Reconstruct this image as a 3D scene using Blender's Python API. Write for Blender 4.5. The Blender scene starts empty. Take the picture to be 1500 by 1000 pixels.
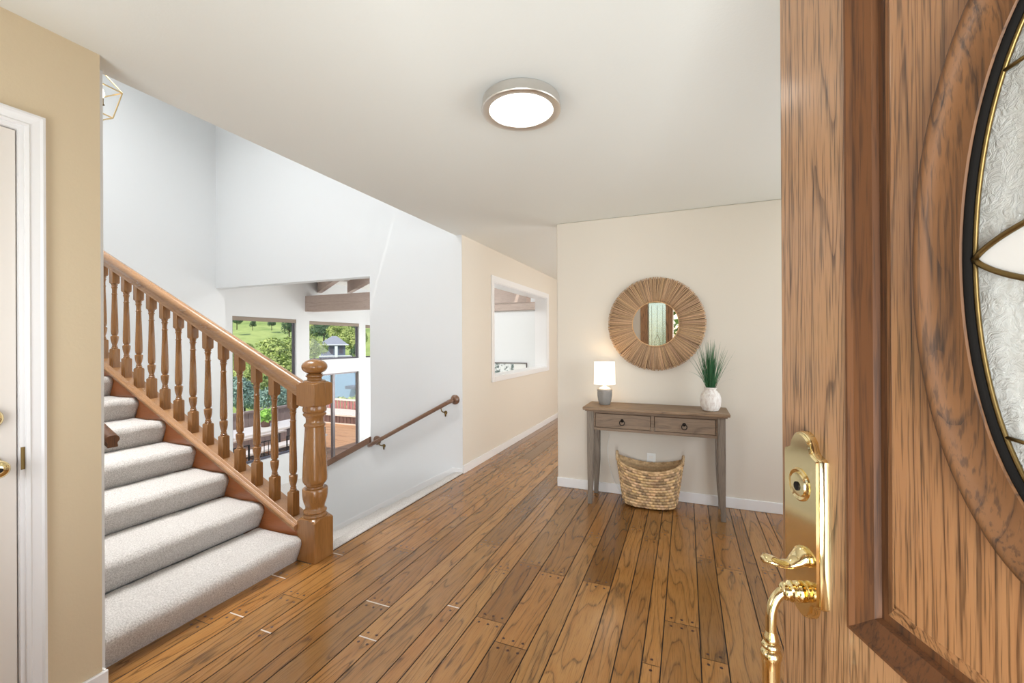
import bpy, bmesh, math, random
from math import sin, cos, pi, radians, sqrt, floor
from mathutils import Vector, Matrix, noise as mnoise

scene = bpy.context.scene
COL = scene.collection
random.seed(11)

# ------------------------------------------------------------------ camera
CAM_H = 1.343
yaw, pit, rol = radians(22.2), radians(0.05), radians(0.3)
fw = Vector((-sin(yaw) * cos(pit), cos(yaw) * cos(pit), sin(pit)))
rt0 = Vector((cos(yaw), sin(yaw), 0))
dn0 = fw.cross(rt0)
rt = rt0 * cos(rol) + dn0 * sin(rol)
dn = fw.cross(rt)
cam_d = bpy.data.cameras.new('camera')
cam = bpy.data.objects.new('camera', cam_d)
COL.objects.link(cam)
m = Matrix((rt, -dn, -fw)).transposed().to_4x4()
m.translation = (0, 0, CAM_H)
cam.matrix_world = m
cam_d.sensor_width = 36
cam_d.lens = 626.0 / 1500 * 36
cam_d.clip_start = 0.02
cam_d.clip_end = 400
scene.camera = cam

# ------------------------------------------------------------------ view, world, lights
scene.view_settings.view_transform = 'Standard'
scene.view_settings.look = 'None'
scene.view_settings.exposure = 0.0
scene.view_settings.gamma = 1
scene.view_settings.use_curve_mapping = False
scene.cycles.max_bounces = 10
scene.cycles.diffuse_bounces = 7
scene.cycles.glossy_bounces = 5
scene.cycles.transmission_bounces = 8
scene.cycles.transparent_max_bounces = 12
scene.cycles.sample_clamp_indirect = 6
scene.cycles.caustics_reflective = False
scene.cycles.caustics_refractive = False

world = bpy.data.worlds.new('world')
scene.world = world
world.use_nodes = True
wn = world.node_tree
bg = wn.nodes['Background']
sky = wn.nodes.new('ShaderNodeTexSky')
sky.sky_type = 'NISHITA'
sky.sun_disc = False
sky.sun_elevation = radians(48)
sky.sun_rotation = radians(200)
wn.links.new(sky.outputs[0], bg.inputs[0])
bg.inputs[1].default_value = 0.20


def sun_light(direction, strength, color):
    d = bpy.data.lights.new('sun', 'SUN')
    d.energy = strength
    d.angle = radians(0.6)
    d.color = color
    o = bpy.data.objects.new('sun', d)
    o.rotation_euler = Vector(direction).to_track_quat('Z', 'Y').to_euler()
    COL.objects.link(o)


def area_light(name, loc, aim, sx, sy, watts, color=(1, 1, 1), spread=180):
    d = bpy.data.lights.new(name, 'AREA')
    d.shape = 'RECTANGLE'
    d.size, d.size_y = sx, sy
    d.energy = watts
    d.color = color
    d.spread = radians(spread)
    o = bpy.data.objects.new(name, d)
    o.location = loc
    o.rotation_euler = (-Vector(aim)).to_track_quat('Z', 'Y').to_euler()
    COL.objects.link(o)
    return o


sun_light((0.25, -0.62, 0.74), 3.5, (1.0, 0.94, 0.84))
DAY = (0.95, 0.98, 1.0)
# daylight and sunlit porch floor seen through the open front door behind the camera
area_light('doorway_daylight', (0.25, -0.9, 0.95), (-0.5, 1, 0.42), 0.7, 1.7, 76, (0.93, 0.97, 1.0))
# daylight of the tall stairwell; the narrow second lamp is added to brighten treads
area_light('stairwell_daylight', (-4.1, 1.75, 4.85), (0.0, -0.04, -1), 2.2, 1.2, 62, (0.98, 0.99, 1.0), 150)
area_light('tread_fill', (-3.2, 1.4, 4.9), (0.0, 0.0, -1), 1.6, 0.6, 17, (1.0, 1.0, 1.0), 44)
# added panels inside the living room, standing in for daylight of its windows
area_light('living_beam_fill', (-3.8, 4.95, 2.5), (-0.25, 0.5, -0.85), 1.2, 0.8, 60, DAY)
area_light('living_wall_fill', (-4.3, 6.95, 2.52), (0.05, 0.45, -0.85), 1.2, 0.6, 46, DAY)
area_light('living_back_fill', (-5.6, 8.97, 0.6), (-0.2, -1, 0.3), 2.4, 2.4, 95, DAY)
# added unseen panel in the side room, brightening the hall
area_light('hall_fill', (1.97, 6.2, 1.4), (-1, 0.0, 0.5), 2.4, 1.8, 165, (0.98, 0.98, 0.98))
# fill through a made-up front window, for the left ceiling and tan wall
area_light('front_fill', (-1.5, -0.22, 1.35), (-0.05, 1, 0.5), 0.6, 1.1, 15, (0.95, 0.97, 1.0))
# fill through an added, unseen window on the right of the entry
area_light('entry_fill', (2.16, 2.2, 1.4), (-1, 0, 0.35), 2.2, 1.5, 52, (0.93, 0.97, 1.0))


# ------------------------------------------------------------------ helpers: materials
def lin(c):
    def f(v):
        v /= 255.0
        return v / 12.92 if v <= 0.04045 else ((v + 0.055) / 1.055) ** 2.4
    return (f(c[0]), f(c[1]), f(c[2]), 1.0)


class NT:
    """small node-tree writer"""
    def __init__(s, name, rough=0.5, metal=0.0, spec=0.5):
        s.mat = bpy.data.materials.new(name)
        s.mat.use_nodes = True
        s.t = s.mat.node_tree
        s.b = s.t.nodes['Principled BSDF']
        s.b.inputs['Roughness'].default_value = rough
        s.b.inputs['Metallic'].default_value = metal
        s.b.inputs['Specular IOR Level'].default_value = spec

    def n(s, kind, **kw):
        nd = s.t.nodes.new('ShaderNode' + kind)
        for k, v in kw.items():
            setattr(nd, k, v)
        return nd

    def l(s, a, b):
        s.t.links.new(a, b)

    def coords(s, which='Object', scale=(1, 1, 1), loc=(0, 0, 0), rot=(0, 0, 0)):
        tc = s.n('TexCoord')
        mp = s.n('Mapping')
        mp.inputs['Scale'].default_value = scale
        mp.inputs['Location'].default_value = loc
        mp.inputs['Rotation'].default_value = rot
        s.l(tc.outputs[which], mp.inputs['Vector'])
        return mp.outputs[0]

    def scaled(s, vec, scale):
        mp = s.n('Mapping')
        mp.inputs['Scale'].default_value = scale
        s.l(vec, mp.inputs['Vector'])
        return mp.outputs[0]

    def noise(s, vec, scale=5, detail=2, rough=0.5, dist=0):
        nd = s.n('TexNoise')
        nd.inputs['Scale'].default_value = scale
        nd.inputs['Detail'].default_value = detail
        nd.inputs['Roughness'].default_value = rough
        nd.inputs['Distortion'].default_value = dist
        if vec is not None:
            s.l(vec, nd.inputs['Vector'])
        return nd.outputs['Fac']

    def math(s, op, a, b=None, c=None):
        nd = s.n('Math', operation=op)
        for i, v in enumerate((a, b, c)):
            if v is None:
                continue
            if isinstance(v, (int, float)):
                nd.inputs[i].default_value = v
            else:
                s.l(v, nd.inputs[i])
        return nd.outputs[0]

    def ramp(s, fac, stops, interp='LINEAR'):
        nd = s.n('ValToRGB')
        cr = nd.color_ramp
        cr.interpolation = interp
        while len(cr.elements) < len(stops):
            cr.elements.new(0.5)
        for e, (p, c) in zip(cr.elements, stops):
            e.position = p
            e.color = c
        s.l(fac, nd.inputs[0])
        return nd.outputs[0]

    def mix(s, fac, a, b, mode='MIX'):
        nd = s.n('Mix', data_type='RGBA', blend_type=mode)
        for sock, v in ((nd.inputs[0], fac), (nd.inputs[6], a), (nd.inputs[7], b)):
            if isinstance(v, (int, float, tuple)):
                sock.default_value = v
            else:
                s.l(v, sock)
        return nd.outputs[2]

    def color(s, sock):
        if isinstance(sock, tuple):
            s.b.inputs['Base Color'].default_value = sock
        else:
            s.l(sock, s.b.inputs['Base Color'])

    def bump(s, h, strength=0.3, dist=0.01):
        nd = s.n('Bump')
        nd.inputs['Strength'].default_value = strength
        nd.inputs['Distance'].default_value = dist
        s.l(h, nd.inputs['Height'])
        s.l(nd.outputs[0], s.b.inputs['Normal'])


W3 = lambda v: (v, v, v, 1)


def plain(name, rgb, rough=0.5, metal=0.0, spec=0.5, var=0.0, vscale=6):
    t = NT(name, rough, metal, spec)
    if var:
        f = t.noise(t.coords('Object'), vscale, 3)
        c = lin(rgb)
        t.color(t.mix(f, tuple(x * (1 - var) for x in c[:3]) + (1,), tuple(min(1, x * (1 + var)) for x in c[:3]) + (1,)))
    else:
        t.color(lin(rgb))
    return t.mat


def paint(name, rgb, rough=0.6):
    """rolled wall paint with a faint orange-peel texture"""
    t = NT(name, rough, 0, 0.25)
    v = t.coords('Object')
    t.color(lin(rgb))
    t.bump(t.noise(v, 90, 3, 0.6), 0.12, 0.004)
    return t.mat


def oak(name, dark, mid, light, coords='Object', along=2, cross=6.0, stretch=0.7, rings=9.0, rough=0.35,
        tint=False, pore=0.45, coat=0.0, ring_dark=0.8, loc=(0, 0, 0), lw=0.10):
    """stained oak: cathedral rings from contour lines of a stretched noise, plus pores"""
    t = NT(name, rough, 0, 0.5)
    sc = [cross, cross, cross]
    sc[along] = stretch
    base = t.coords(coords, (1, 1, 1), loc)
    v = t.scaled(base, tuple(sc))
    n1 = t.noise(v, 1.0, 1.6, 0.45, 0.15)
    fr = t.math('FRACT', t.math('MULTIPLY', n1, rings))
    wob = t.noise(t.scaled(base, tuple(40 if i != along else 7 for i in range(3))), 1.0, 2)
    fr2 = t.math('ADD', fr, t.math('MULTIPLY', t.math('SUBTRACT', wob, 0.5), 0.35))
    g = t.ramp(fr2, [(0.0, W3(0.0)), (lw * .5, W3(0.15)), (lw * 1.3, W3(0.72)), (lw * 3.2, W3(0.93)), (0.86, W3(1.0)), (0.97, W3(0.75)), (1.0, W3(0.1))])
    psc = tuple(260 if i != along else 9 for i in range(3))
    pn = t.noise(t.scaled(base, psc), 1.0, 2, 0.6)
    pr = t.ramp(pn, [(0.34, W3(1 - pore)), (0.50, W3(1))])
    brk = t.ramp(t.noise(t.scaled(base, tuple(250 if i != along else 8 for i in range(3))), 1.0, 3, 0.65), [(0.38, W3(1.0)), (0.62, W3(0.45))])
    broad = t.noise(t.scaled(base, tuple(3 if i != along else .5 for i in range(3))), 1.0, 2)
    late = t.math('MULTIPLY', t.math('ADD', fr, broad), 0.5)
    body = t.mix(late, lin(light), lin(mid))
    gs = t.math('MULTIPLY', t.math('MULTIPLY', t.math('SUBTRACT', 1.0, g), brk), ring_dark)
    c = t.mix(gs, body, lin(dark))
    c = t.mix(1.0, c, pr, 'MULTIPLY')
    if tint:
        at = t.n('Attribute', attribute_name='tint')
        c = t.mix(1.0, c, at.outputs['Color'], 'MULTIPLY')
    t.color(c)
    rr = t.math('ADD', rough, t.math('MULTIPLY', gs, 0.08))
    t.l(rr, t.b.inputs['Roughness'])
    t.bump(t.math('ADD', t.math('MULTIPLY', g, 0.5), pr), 0.10, 0.002)
    if coat:
        t.b.inputs['Coat Weight'].default_value = coat
        t.b.inputs['Coat Roughness'].default_value = 0.12
    return t.mat


# ------------------------------------------------------------------ helpers: geometry
class MB:
    def __init__(s):
        s.v, s.f, s.mi, s.sm = [], [], [], []
        s.m = 0
        s.smooth = False

    def add(s, verts, faces):
        o = len(s.v)
        s.v += [tuple(v) for v in verts]
        for f in faces:
            s.f.append(tuple(i + o for i in f))
            s.mi.append(s.m)
            s.sm.append(s.smooth)
        return s

    def box(s, x0, x1, y0, y1, z0, z1):
        if x0 > x1: x0, x1 = x1, x0
        if y0 > y1: y0, y1 = y1, y0
        if z0 > z1: z0, z1 = z1, z0
        v = [(x0, y0, z0), (x1, y0, z0), (x1, y1, z0), (x0, y1, z0), (x0, y0, z1), (x1, y0, z1), (x1, y1, z1), (x0, y1, z1)]
        return s.add(v, [(0, 3, 2, 1), (4, 5, 6, 7), (0, 1, 5, 4), (1, 2, 6, 5), (2, 3, 7, 6), (3, 0, 4, 7)])

    def prism(s, pts, axis, a, b):
        """closed polygon pts (2-D) extruded along axis from a to b"""
        n = len(pts)

        def mk(p, t):
            if axis == 0: return (t, p[0], p[1])
            if axis == 1: return (p[0], t, p[1])
            return (p[0], p[1], t)
        v = [mk(p, a) for p in pts] + [mk(p, b) for p in pts]
        f = [tuple(range(n)), tuple(range(2 * n - 1, n - 1, -1))]
        for i in range(n):
            j = (i + 1) % n
            f.append((i, i + n, j + n, j))
        return s.add(v, f)

    def lathe(s, prof, c=(0, 0, 0), n=24, axis=2, caps=True):
        """prof: (radius, height) list"""
        v, f = [], []
        for r, h in prof:
            for k in range(n):
                a = 2 * pi * k / n
                p = [r * cos(a), r * sin(a), h]
                if axis == 0: p = [h, r * cos(a), r * sin(a)]
                if axis == 1: p = [r * cos(a), h, r * sin(a)]
                v.append((p[0] + c[0], p[1] + c[1], p[2] + c[2]))
        m_ = len(prof)
        for i in range(m_ - 1):
            for k in range(n):
                k2 = (k + 1) % n
                f.append((i * n + k, i * n + k2, (i + 1) * n + k2, (i + 1) * n + k))
        if caps:
            f.append(tuple(range(n - 1, -1, -1)))
            f.append(tuple((m_ - 1) * n + k for k in range(n)))
        return s.add(v, f)

    def tube(s, path, r, n=10, caps=True, flat=1.0):
        path = [Vector(p) for p in path]
        rs = r if isinstance(r, (list, tuple)) else [r] * len(path)
        v, f = [], []
        up = None
        for i, p in enumerate(path):
            a = path[max(i - 1, 0)]
            b = path[min(i + 1, len(path) - 1)]
            d = (b - a).normalized()
            if up is None:
                up = Vector((0, 0, 1)) if abs(d.z) < 0.9 else Vector((1, 0, 0))
            sx = d.cross(up).normalized()
            up = sx.cross(d).normalized()
            for k in range(n):
                q = 2 * pi * k / n
                v.append(p + sx * (rs[i] * cos(q)) + up * (rs[i] * flat * sin(q)))
        for i in range(len(path) - 1):
            for k in range(n):
                k2 = (k + 1) % n
                f.append((i * n + k, i * n + k2, (i + 1) * n + k2, (i + 1) * n + k))
        if caps:
            f.append(tuple(range(n - 1, -1, -1)))
            f.append(tuple((len(path) - 1) * n + k for k in range(n)))
        return s.add(v, f)

    def sweep(s, prof, p0, p1, side, up, n=1):
        """closed 2-D profile (side, up) carried straight from p0 to p1"""
        p0, p1, side, up = Vector(p0), Vector(p1), Vector(side), Vector(up)
        k = len(prof)
        v = [p0 + side * a + up * b for a, b in prof] + [p1 + side * a + up * b for a, b in prof]
        f = [tuple(range(k - 1, -1, -1)), tuple(range(k, 2 * k))]
        for i in range(k):
            j = (i + 1) % k
            f.append((i, j, j + k, i + k))
        return s.add(v, f)

    def quad(s, a, b, c, d):
        return s.add([a, b, c, d], [(0, 1, 2, 3)])

    def build(s, name, mat, parent=None, bevel=0.0, segs=2, smooth_angle=None, loc=None, rotz=0, **props):
        me = bpy.data.meshes.new(name)
        me.from_pydata(s.v, [], s.f)
        mats = mat if isinstance(mat, (list, tuple)) else [mat]
        for m_ in mats:
            me.materials.append(m_)
        me.polygons.foreach_set('material_index', s.mi)
        me.polygons.foreach_set('use_smooth', [bool(x) for x in s.sm])
        bm = bmesh.new()
        bm.from_mesh(me)
        bmesh.ops.recalc_face_normals(bm, faces=bm.faces)
        bm.to_mesh(me)
        bm.free()
        me.update()
        o = bpy.data.objects.new(name, me)
        COL.objects.link(o)
        if bevel:
            b = o.modifiers.new('bevel', 'BEVEL')
            b.width = bevel
            b.segments = segs
            b.limit_method = 'ANGLE'
            b.angle_limit = radians(40)
            b.harden_normals = False
        if smooth_angle:
            sharp_edges(me, smooth_angle)
        if loc is not None:
            o.location = loc
        o.rotation_euler[2] = rotz
        if parent is not None:
            o.parent = parent
        for k, v in props.items():
            o[k] = v
        return o


def sharp_edges(me, deg):
    me.polygons.foreach_set('use_smooth', [True] * len(me.polygons))
    bm = bmesh.new()
    bm.from_mesh(me)
    for e in bm.edges:
        if len(e.link_faces) == 2 and e.calc_face_angle(0) > radians(deg):
            e.smooth = False
    bm.to_mesh(me)
    bm.free()


def tag(o, label=None, cat=None, group=None, kind=None):
    if label: o['label'] = label
    if cat: o['category'] = cat
    if group: o['group'] = group
    if kind: o['kind'] = kind
    return o


def thing(name, label, cat, loc=(0, 0, 0), rotz=0, group=None, kind=None):
    o = bpy.data.objects.new(name, None)
    o.empty_display_size = 0.1
    o.location = loc
    o.rotation_euler = (0, 0, rotz)
    COL.objects.link(o)
    return tag(o, label, cat, group, kind)


def struct(o, label, cat):
    return tag(o, label, cat, None, 'structure')


def copy_tree(o, parent=None):
    c = o.copy()
    COL.objects.link(c)
    c.parent = parent
    for ch in list(o.children):
        copy_tree(ch, c)
    return c


# ------------------------------------------------------------------ materials
M = {}
M['beige'] = paint('beige_wall_paint', (222, 214, 201))
M['tan'] = paint('tan_wall_paint', (212, 195, 165))
M['white'] = paint('white_wall_paint', (228, 230, 231))
M['ceil'] = paint('ceiling_paint', (229, 231, 226), 0.7)
M['trim'] = plain('white_trim_paint', (236, 236, 236), 0.35)
M['door_paint'] = plain('white_door_paint', (228, 222, 214), 0.4)
M['oak_floor'] = oak('oak_floor', (62, 38, 17), (146, 97, 46), (176, 128, 72), 'UV', 1, 8.0, 0.9, 10.0, 0.2, True, 0.3, 0.25, 0.85, lw=0.09)
M['gap'] = plain('floor_gap', (30, 17, 8), 0.6)
M['peg'] = plain('walnut_peg', (66, 36, 20), 0.35)
M['filler'] = plain('pale_joint_filler', (204, 192, 178), 0.5)
M['oak_door'] = oak('oak_door', (76, 46, 26), (170, 124, 84), (192, 148, 106), 'Object', 2, 9.0, 0.42, 21.0, 0.30, False, 0.62, 0.2, 1.0, lw=0.11)
M['oak_panel'] = oak('oak_panel', (78, 46, 24), (164, 114, 72), (188, 140, 96), 'Object', 2, 8.0, 0.42, 22.0, 0.32, False, 0.6, 0.15, 1.0, (3.4, 0, 2.3), 0.11)
M['oak_groove'] = oak('oak_dark_moulding', (40, 20, 6), (90, 52, 20), (114, 70, 32), 'Object', 2, 9.0, 0.8, 8.0, 0.65, False, 0.4, 0.0, 0.7, (1.4, 2, .3))
M['oak_oval'] = oak('oak_oval_moulding', (38, 22, 8), (92, 58, 28), (122, 80, 42), 'Object', 2, 13.0, 0.4, 14.0, 0.6, False, 0.5, 0.05, 0.85, (1.4, 2, .3))
M['rail_wood'] = oak('dark_rail_wood', (62, 38, 24), (116, 82, 60), (140, 104, 80), 'Object', 0, 14.0, 1.2, 3.0, 0.3, False, 0.25, 0.25, 0.45)
M['stair_wood'] = oak('stair_wood', (84, 50, 22), (138, 94, 50), (166, 118, 68), 'Object', 2, 14.0, 1.6, 3.0, 0.25, False, 0.25, 0.35, 0.45)
M['stair_wood_x'] = oak('stair_wood_rail', (92, 60, 34), (148, 106, 68), (174, 130, 88), 'Object', 0, 14.0, 1.2, 3.0, 0.25, False, 0.25, 0.35, 0.45)
M['stringer'] = oak('stringer_wood', (92, 46, 18), (158, 92, 48), (176, 106, 58), 'Object', 0, 8.0, 0.8, 3.0, 0.3, False, 0.2, 0.2, 0.45)
M['grey_wood'] = oak('weathered_grey_wood', (66, 52, 40), (124, 104, 86), (148, 126, 104), 'Object', 0, 12.0, 1.3, 5.0, 0.6, False, 0.35, 0, 0.6)
M['grey_wood_z'] = oak('weathered_grey_wood_leg', (74, 64, 54), (118, 106, 94), (140, 128, 114), 'Object', 2, 14.0, 1.2, 5.0, 0.6, False, 0.35, 0, 0.6)
M['table_top'] = oak('weathered_brown_top', (82, 60, 42), (136, 110, 84), (156, 130, 102), 'Object', 0, 12.0, 1.2, 5.0, 0.5, False, 0.35, 0, 0.6)
M['beam'] = oak('pickled_beam_wood', (146, 126, 114), (178, 160, 150), (190, 174, 164), 'Object', 0, 8.0, 0.6, 5.0, 0.7, False, 0.2, 0, 0.5)
M['brass'] = plain('polished_brass', (240, 220, 168), 0.1, 1.0)
M['brass_old'] = plain('aged_brass', (128, 106, 66), 0.38, 1.0)
M['gold'] = plain('soft_gold_metal', (206, 180, 134), 0.3, 1.0)
M['nickel'] = NT('brushed_nickel', 0.36, 1.0).mat
M['nickel'].node_tree.nodes['Principled BSDF'].inputs['Base Color'].default_value = lin((222, 218, 212))
M['iron'] = plain('black_iron', (40, 36, 34), 0.45, 0.8)
M['mirror'] = plain('mirror_silver', (240, 240, 240), 0.01, 1.0)
M['grey_ceramic'] = plain('grey_glazed_ceramic', (140, 136, 131), 0.35)
M['white_ceramic'] = plain('white_ceramic', (236, 232, 224), 0.4)
M['plastic'] = plain('white_plastic', (236, 236, 232), 0.4)
M['dark'] = plain('black_rubber', (16, 13, 10), 0.8, 0, 0.15)
M['grass_blade'] = plain('green_grass_blade', (54, 108, 66), 0.5, var=0.45, vscale=22)


def emission(name, rgb, strength):
    t = NT(name)
    t.b.inputs['Emission Color'].default_value = lin(rgb)
    t.b.inputs['Emission Strength'].default_value = strength
    t.color(lin(rgb))
    return t.mat


M['lamp_glow'] = emission('lit_diffuser', (255, 250, 240), 5.0)
M['bulb'] = emission('lit_candle_bulb', (255, 226, 180), 6.0)


def carpet_mat():
    t = NT('grey_carpet', 0.95, 0, 0.1)
    v = t.coords('Object')
    a = t.noise(v, 150, 4, 0.75)
    b = t.noise(v, 7, 3, 0.6)
    a2 = t.ramp(a, [(0.36, W3(0)), (0.62, W3(1))])
    c = t.mix(a2, lin((184, 177, 170)), lin((246, 242, 237)))
    c = t.mix(t.math('MULTIPLY', b, 0.45), c, lin((212, 204, 196)))
    t.color(c)
    t.bump(a, 0.9, 0.012)
    t.b.inputs['Sheen Weight'].default_value = 0.25
    return t.mat


M['carpet'] = carpet_mat()


def glass_mat(name, rgb=(255, 255, 255), refl=0.02):
    """thin window pane: mostly transparent, a little reflection"""
    t = NT(name)
    tr = t.n('BsdfTransparent')
    tr.inputs[0].default_value = lin(rgb)
    gl = t.n('BsdfGlossy')
    gl.inputs['Roughness'].default_value = 0.02
    mx = t.n('MixShader')
    mx.inputs[0].default_value = refl
    t.l(tr.outputs[0], mx.inputs[1])
    t.l(gl.outputs[0], mx.inputs[2])
    t.l(mx.outputs[0], t.t.nodes['Material Output'].inputs['Surface'])
    return t.mat


M['pane'] = glass_mat('window_pane')


def frosted_mat(name, scale, tint=(226, 228, 222), trans=0.35):
    t = NT(name, 0.22, 0, 0.6)
    v = t.coords('Object')
    h = t.noise(v, scale, 4, 0.65, 1.2)
    h2 = t.noise(v, scale * 0.28, 2)
    t.color(t.mix(h, tuple(x * 0.85 for x in lin(tint)[:3]) + (1,), lin(tint)))
    t.b.inputs['Transmission Weight'].default_value = trans
    t.b.inputs['IOR'].default_value = 1.2
    t.bump(t.math('ADD', h, h2), 0.7, 0.006)
    return t.mat


M['frosted'] = frosted_mat('hammered_glass', 75, (246, 246, 240), 0.45)
M['milky'] = plain('milky_white_glass', (226, 223, 218), 0.25)
M['side_glass'] = frosted_mat('pebbled_side_glass', 60, (225, 238, 230), 0.85)


def weave_mat():
    t = NT('seagrass_weave', 0.7, 0, 0.3)
    at = t.n('Attribute', attribute_name='tint')
    v = t.coords('Object')
    a = t.noise(v, 60, 3, 0.7)
    c = t.mix(a, lin((164, 126, 86)), lin((244, 216, 174)))
    c = t.mix(1.0, c, at.outputs['Color'], 'MULTIPLY')
    t.color(c)
    t.bump(t.noise(v, 220, 2), 0.4, 0.003)
    return t.mat


M['weave'] = weave_mat()


def strand_mat():
    t = NT('jute_strands', 0.75, 0, 0.3)
    at = t.n('Attribute', attribute_name='tint')
    v = t.coords('Object')
    a = t.noise(v, 90, 3, 0.7)
    c = t.mix(a, lin((176, 142, 110)), lin((216, 184, 150)))
    t.color(t.mix(1.0, c, at.outputs['Color'], 'MULTIPLY'))
    return t.mat


M['strand'] = strand_mat()


def shade_mat():
    t = NT('lit_linen_shade', 0.8, 0, 0.1)
    t.color(lin((250, 246, 238)))
    t.b.inputs['Emission Color'].default_value = lin((255, 246, 230))
    t.b.inputs['Emission Strength'].default_value = 0.75
    return t.mat


M['shade'] = shade_mat()


def vase_mat():
    t = NT('whitewashed_ceramic', 0.6, 0, 0.3)
    v = t.coords('Object')
    a = t.noise(t.scaled(v, (1, 1, 0.35)), 60, 3, 0.7)
    t.color(t.mix(t.ramp(a, [(0.35, W3(0)), (0.55, W3(1))]), lin((214, 203, 195)), lin((240, 236, 231))))
    return t.mat


M['vase'] = vase_mat()


# ------------------------------------------------------------------ key dimensions
H = 2.44            # ceiling
XA = -2.12          # line of the hall wall / top of the stairs down
YW = 3.85           # wall with the console table, and the stair wall
XB = -2.057         # tan wall with the pale door
YB = 0.912          # its free end
XS = -5.9           # far end wall of the stairwell
YN = 1.0            # wall on the near side of the flight
LF = -1.3           # living room floor
XG = -7.0           # window wall of the living room
XE = -1.118         # free end of the console wall
ZT = 5.0            # stairwell ceiling
RISE, TREAD, NOSE0 = 0.155, 0.339, -2.19


# ------------------------------------------------------------------ setting: floor
def make_floor():
    me_v, me_f, mi, uv, tint = [], [], [], [], []

    def face(pts, uvs, m_, tn):
        o = len(me_v)
        me_v.extend(pts)
        me_f.append(tuple(range(o, o + len(pts))))
        mi.append(m_)
        uv.extend(uvs)
        tint.extend([tn] * len(pts))

    X0, X1, Y0, Y1 = XA - 0.32, 2.0, -0.1, 9.0
    face([(XA, Y0, -0.003), (X1, Y0, -0.003), (X1, Y1, -0.003), (XA, Y1, -0.003)], [(0, 0)] * 4, 1, (1, 1, 1, 1))
    rnd = random.Random(5)
    face([(X0, Y0, -0.003), (XA, Y0, -0.003), (XA, 1.94, -0.003), (X0, 1.94, -0.003)], [(0, 0)] * 4, 1, (1, 1, 1, 1))
    x = X0
    widths = [0.075, 0.155, 0.105, 0.155, 0.075, 0.105]
    widths_left = [0.155, 0.165]
    k = 0
    g = 0.0024
    while x < X1 - 0.01:
        w = widths[k % 6] if rnd.random() < 0.6 else rnd.choice(widths)
        if x < XA - .001:
            w = 0.16
        k += 1
        if x + w > X1 - 0.03:
            w = X1 - x
        y = Y0 - rnd.uniform(0, 1.0)
        while y < Y1:
            L = rnd.choice([0.45, 0.6, 0.9, 1.2, 1.5, 1.8]) * rnd.uniform(0.85, 1.15)
            a, b = max(y, Y0), min(y + L, Y1 if x >= XA - .001 else 1.94)
            y += L
            if b - a < 0.02:
                continue
            f = rnd.uniform(0.74, 1.14)
            warm = rnd.uniform(-0.05, 0.05)
            if rnd.random() < 0.10:
                f *= 0.62
                warm += 0.04
            tn = (f * (1 + warm), f, f * (1 - warm * 1.4), 1)
            ox, oy = rnd.uniform(0, 40), rnd.uniform(0, 60)
            x0, x1, y0, y1 = x + g, x + w - g, a + g * .6, b - g * .6
            face([(x0, y0, 0), (x1, y0, 0), (x1, y1, 0), (x0, y1, 0)],
                 [(ox, oy), (ox + w, oy), (ox + w, oy + b - a), (ox, oy + b - a)], 0, tn)
            npeg = 3 if w > 0.14 else (2 if w > 0.09 else 1)
            for yy, s in ((a, 1), (b, -1)):
                if yy <= Y0 + 0.01 or yy >= Y1 - .01:
                    continue
                for q in range(npeg):
                    px = x + w * (q + 0.5) / npeg if npeg > 1 else x + w / 2
                    if npeg == 3: px = x + w * (0.2, 0.5, 0.8)[q]
                    if npeg == 2: px = x + w * (0.27, 0.73)[q]
                    py = yy + s * 0.032
                    pts = [(px + 0.0068 * cos(2 * pi * i / 10), py + 0.0068 * sin(2 * pi * i / 10), 0.0004) for i in range(10)]
                    face(pts, [(0, 0)] * 10, 2, (1, 1, 1, 1))
            if y < 2.1 and x < -1.1 and y > Y0 and rnd.random() < 0.45:
                face([(x + .004, b - .0035, 0.0003), (x + w - .004, b - .0035, 0.0003), (x + w - .004, b + .0035, 0.0003), (x + .004, b + .0035, 0.0003)],
                     [(0, 0)] * 4, 3, (1, 1, 1, 1))
        x += w
    me = bpy.data.meshes.new('floor')
    me.from_pydata(me_v, [], me_f)
    for m_ in (M['oak_floor'], M['gap'], M['peg'], M['filler']):
        me.materials.append(m_)
    me.polygons.foreach_set('material_index', mi)
    ul = me.uv_layers.new(name='UVMap')
    ul.data.foreach_set('uv', [c for p in uv for c in p])
    ca = me.color_attributes.new('tint', 'FLOAT_COLOR', 'CORNER')
    ca.data.foreach_set('color', [c for p in tint for c in p])
    o = bpy.data.objects.new('floor', me)
    COL.objects.link(o)
    struct(o, 'pegged oak plank floor of the entry and hall', 'floor')
    MB().box(XA, X1, Y0, Y1, -0.25, -0.0035).box(X0, XA, Y0, 1.94, -0.25, -0.0035).build('subfloor', M['gap'], o)


make_floor()

# ------------------------------------------------------------------ setting: walls and ceilings
# entry ceiling slab (its left edge overhangs the stairwell)
struct(MB().box(-2.19, 2.1, -0.1, 9.2, H, H + 0.3).build('ceiling', M['ceil']), 'smooth off-white ceiling over the entry and hall', 'ceiling')
struct(MB().box(-6.1, -2.19, 0.7, 3.97, ZT, ZT + 0.1).build('ceiling_stairwell', M['ceil']), 'high ceiling above the stairwell', 'ceiling')
# tan wall with the pale door
DY1, DZ = 0.698, 2.06      # door opening
o = MB().box(XB - 0.11, XB, DY1 + .04, YB, 0, H).box(XB - 0.11, XB, -0.3, DY1 + .04, DZ + .035, H).build('wall_left', M['tan'])
struct(o, 'tan painted wall holding the white panel door', 'wall')
struct(MB().box(-6.1, XB - .11, YB - 0.02, YN - .03, LF, ZT).box(XB - .11, XB - .001, YB - .02, YB, H, ZT).build('wall_stair', M['white']), 'white wall on the near side of the carpeted stairs', 'wall')
struct(MB().box(-2.185, XB - .002, YB, YW, H + 0.3, ZT).build('wall_upper', M['white']), 'wall of the upper floor above the entry ceiling', 'wall')
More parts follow.
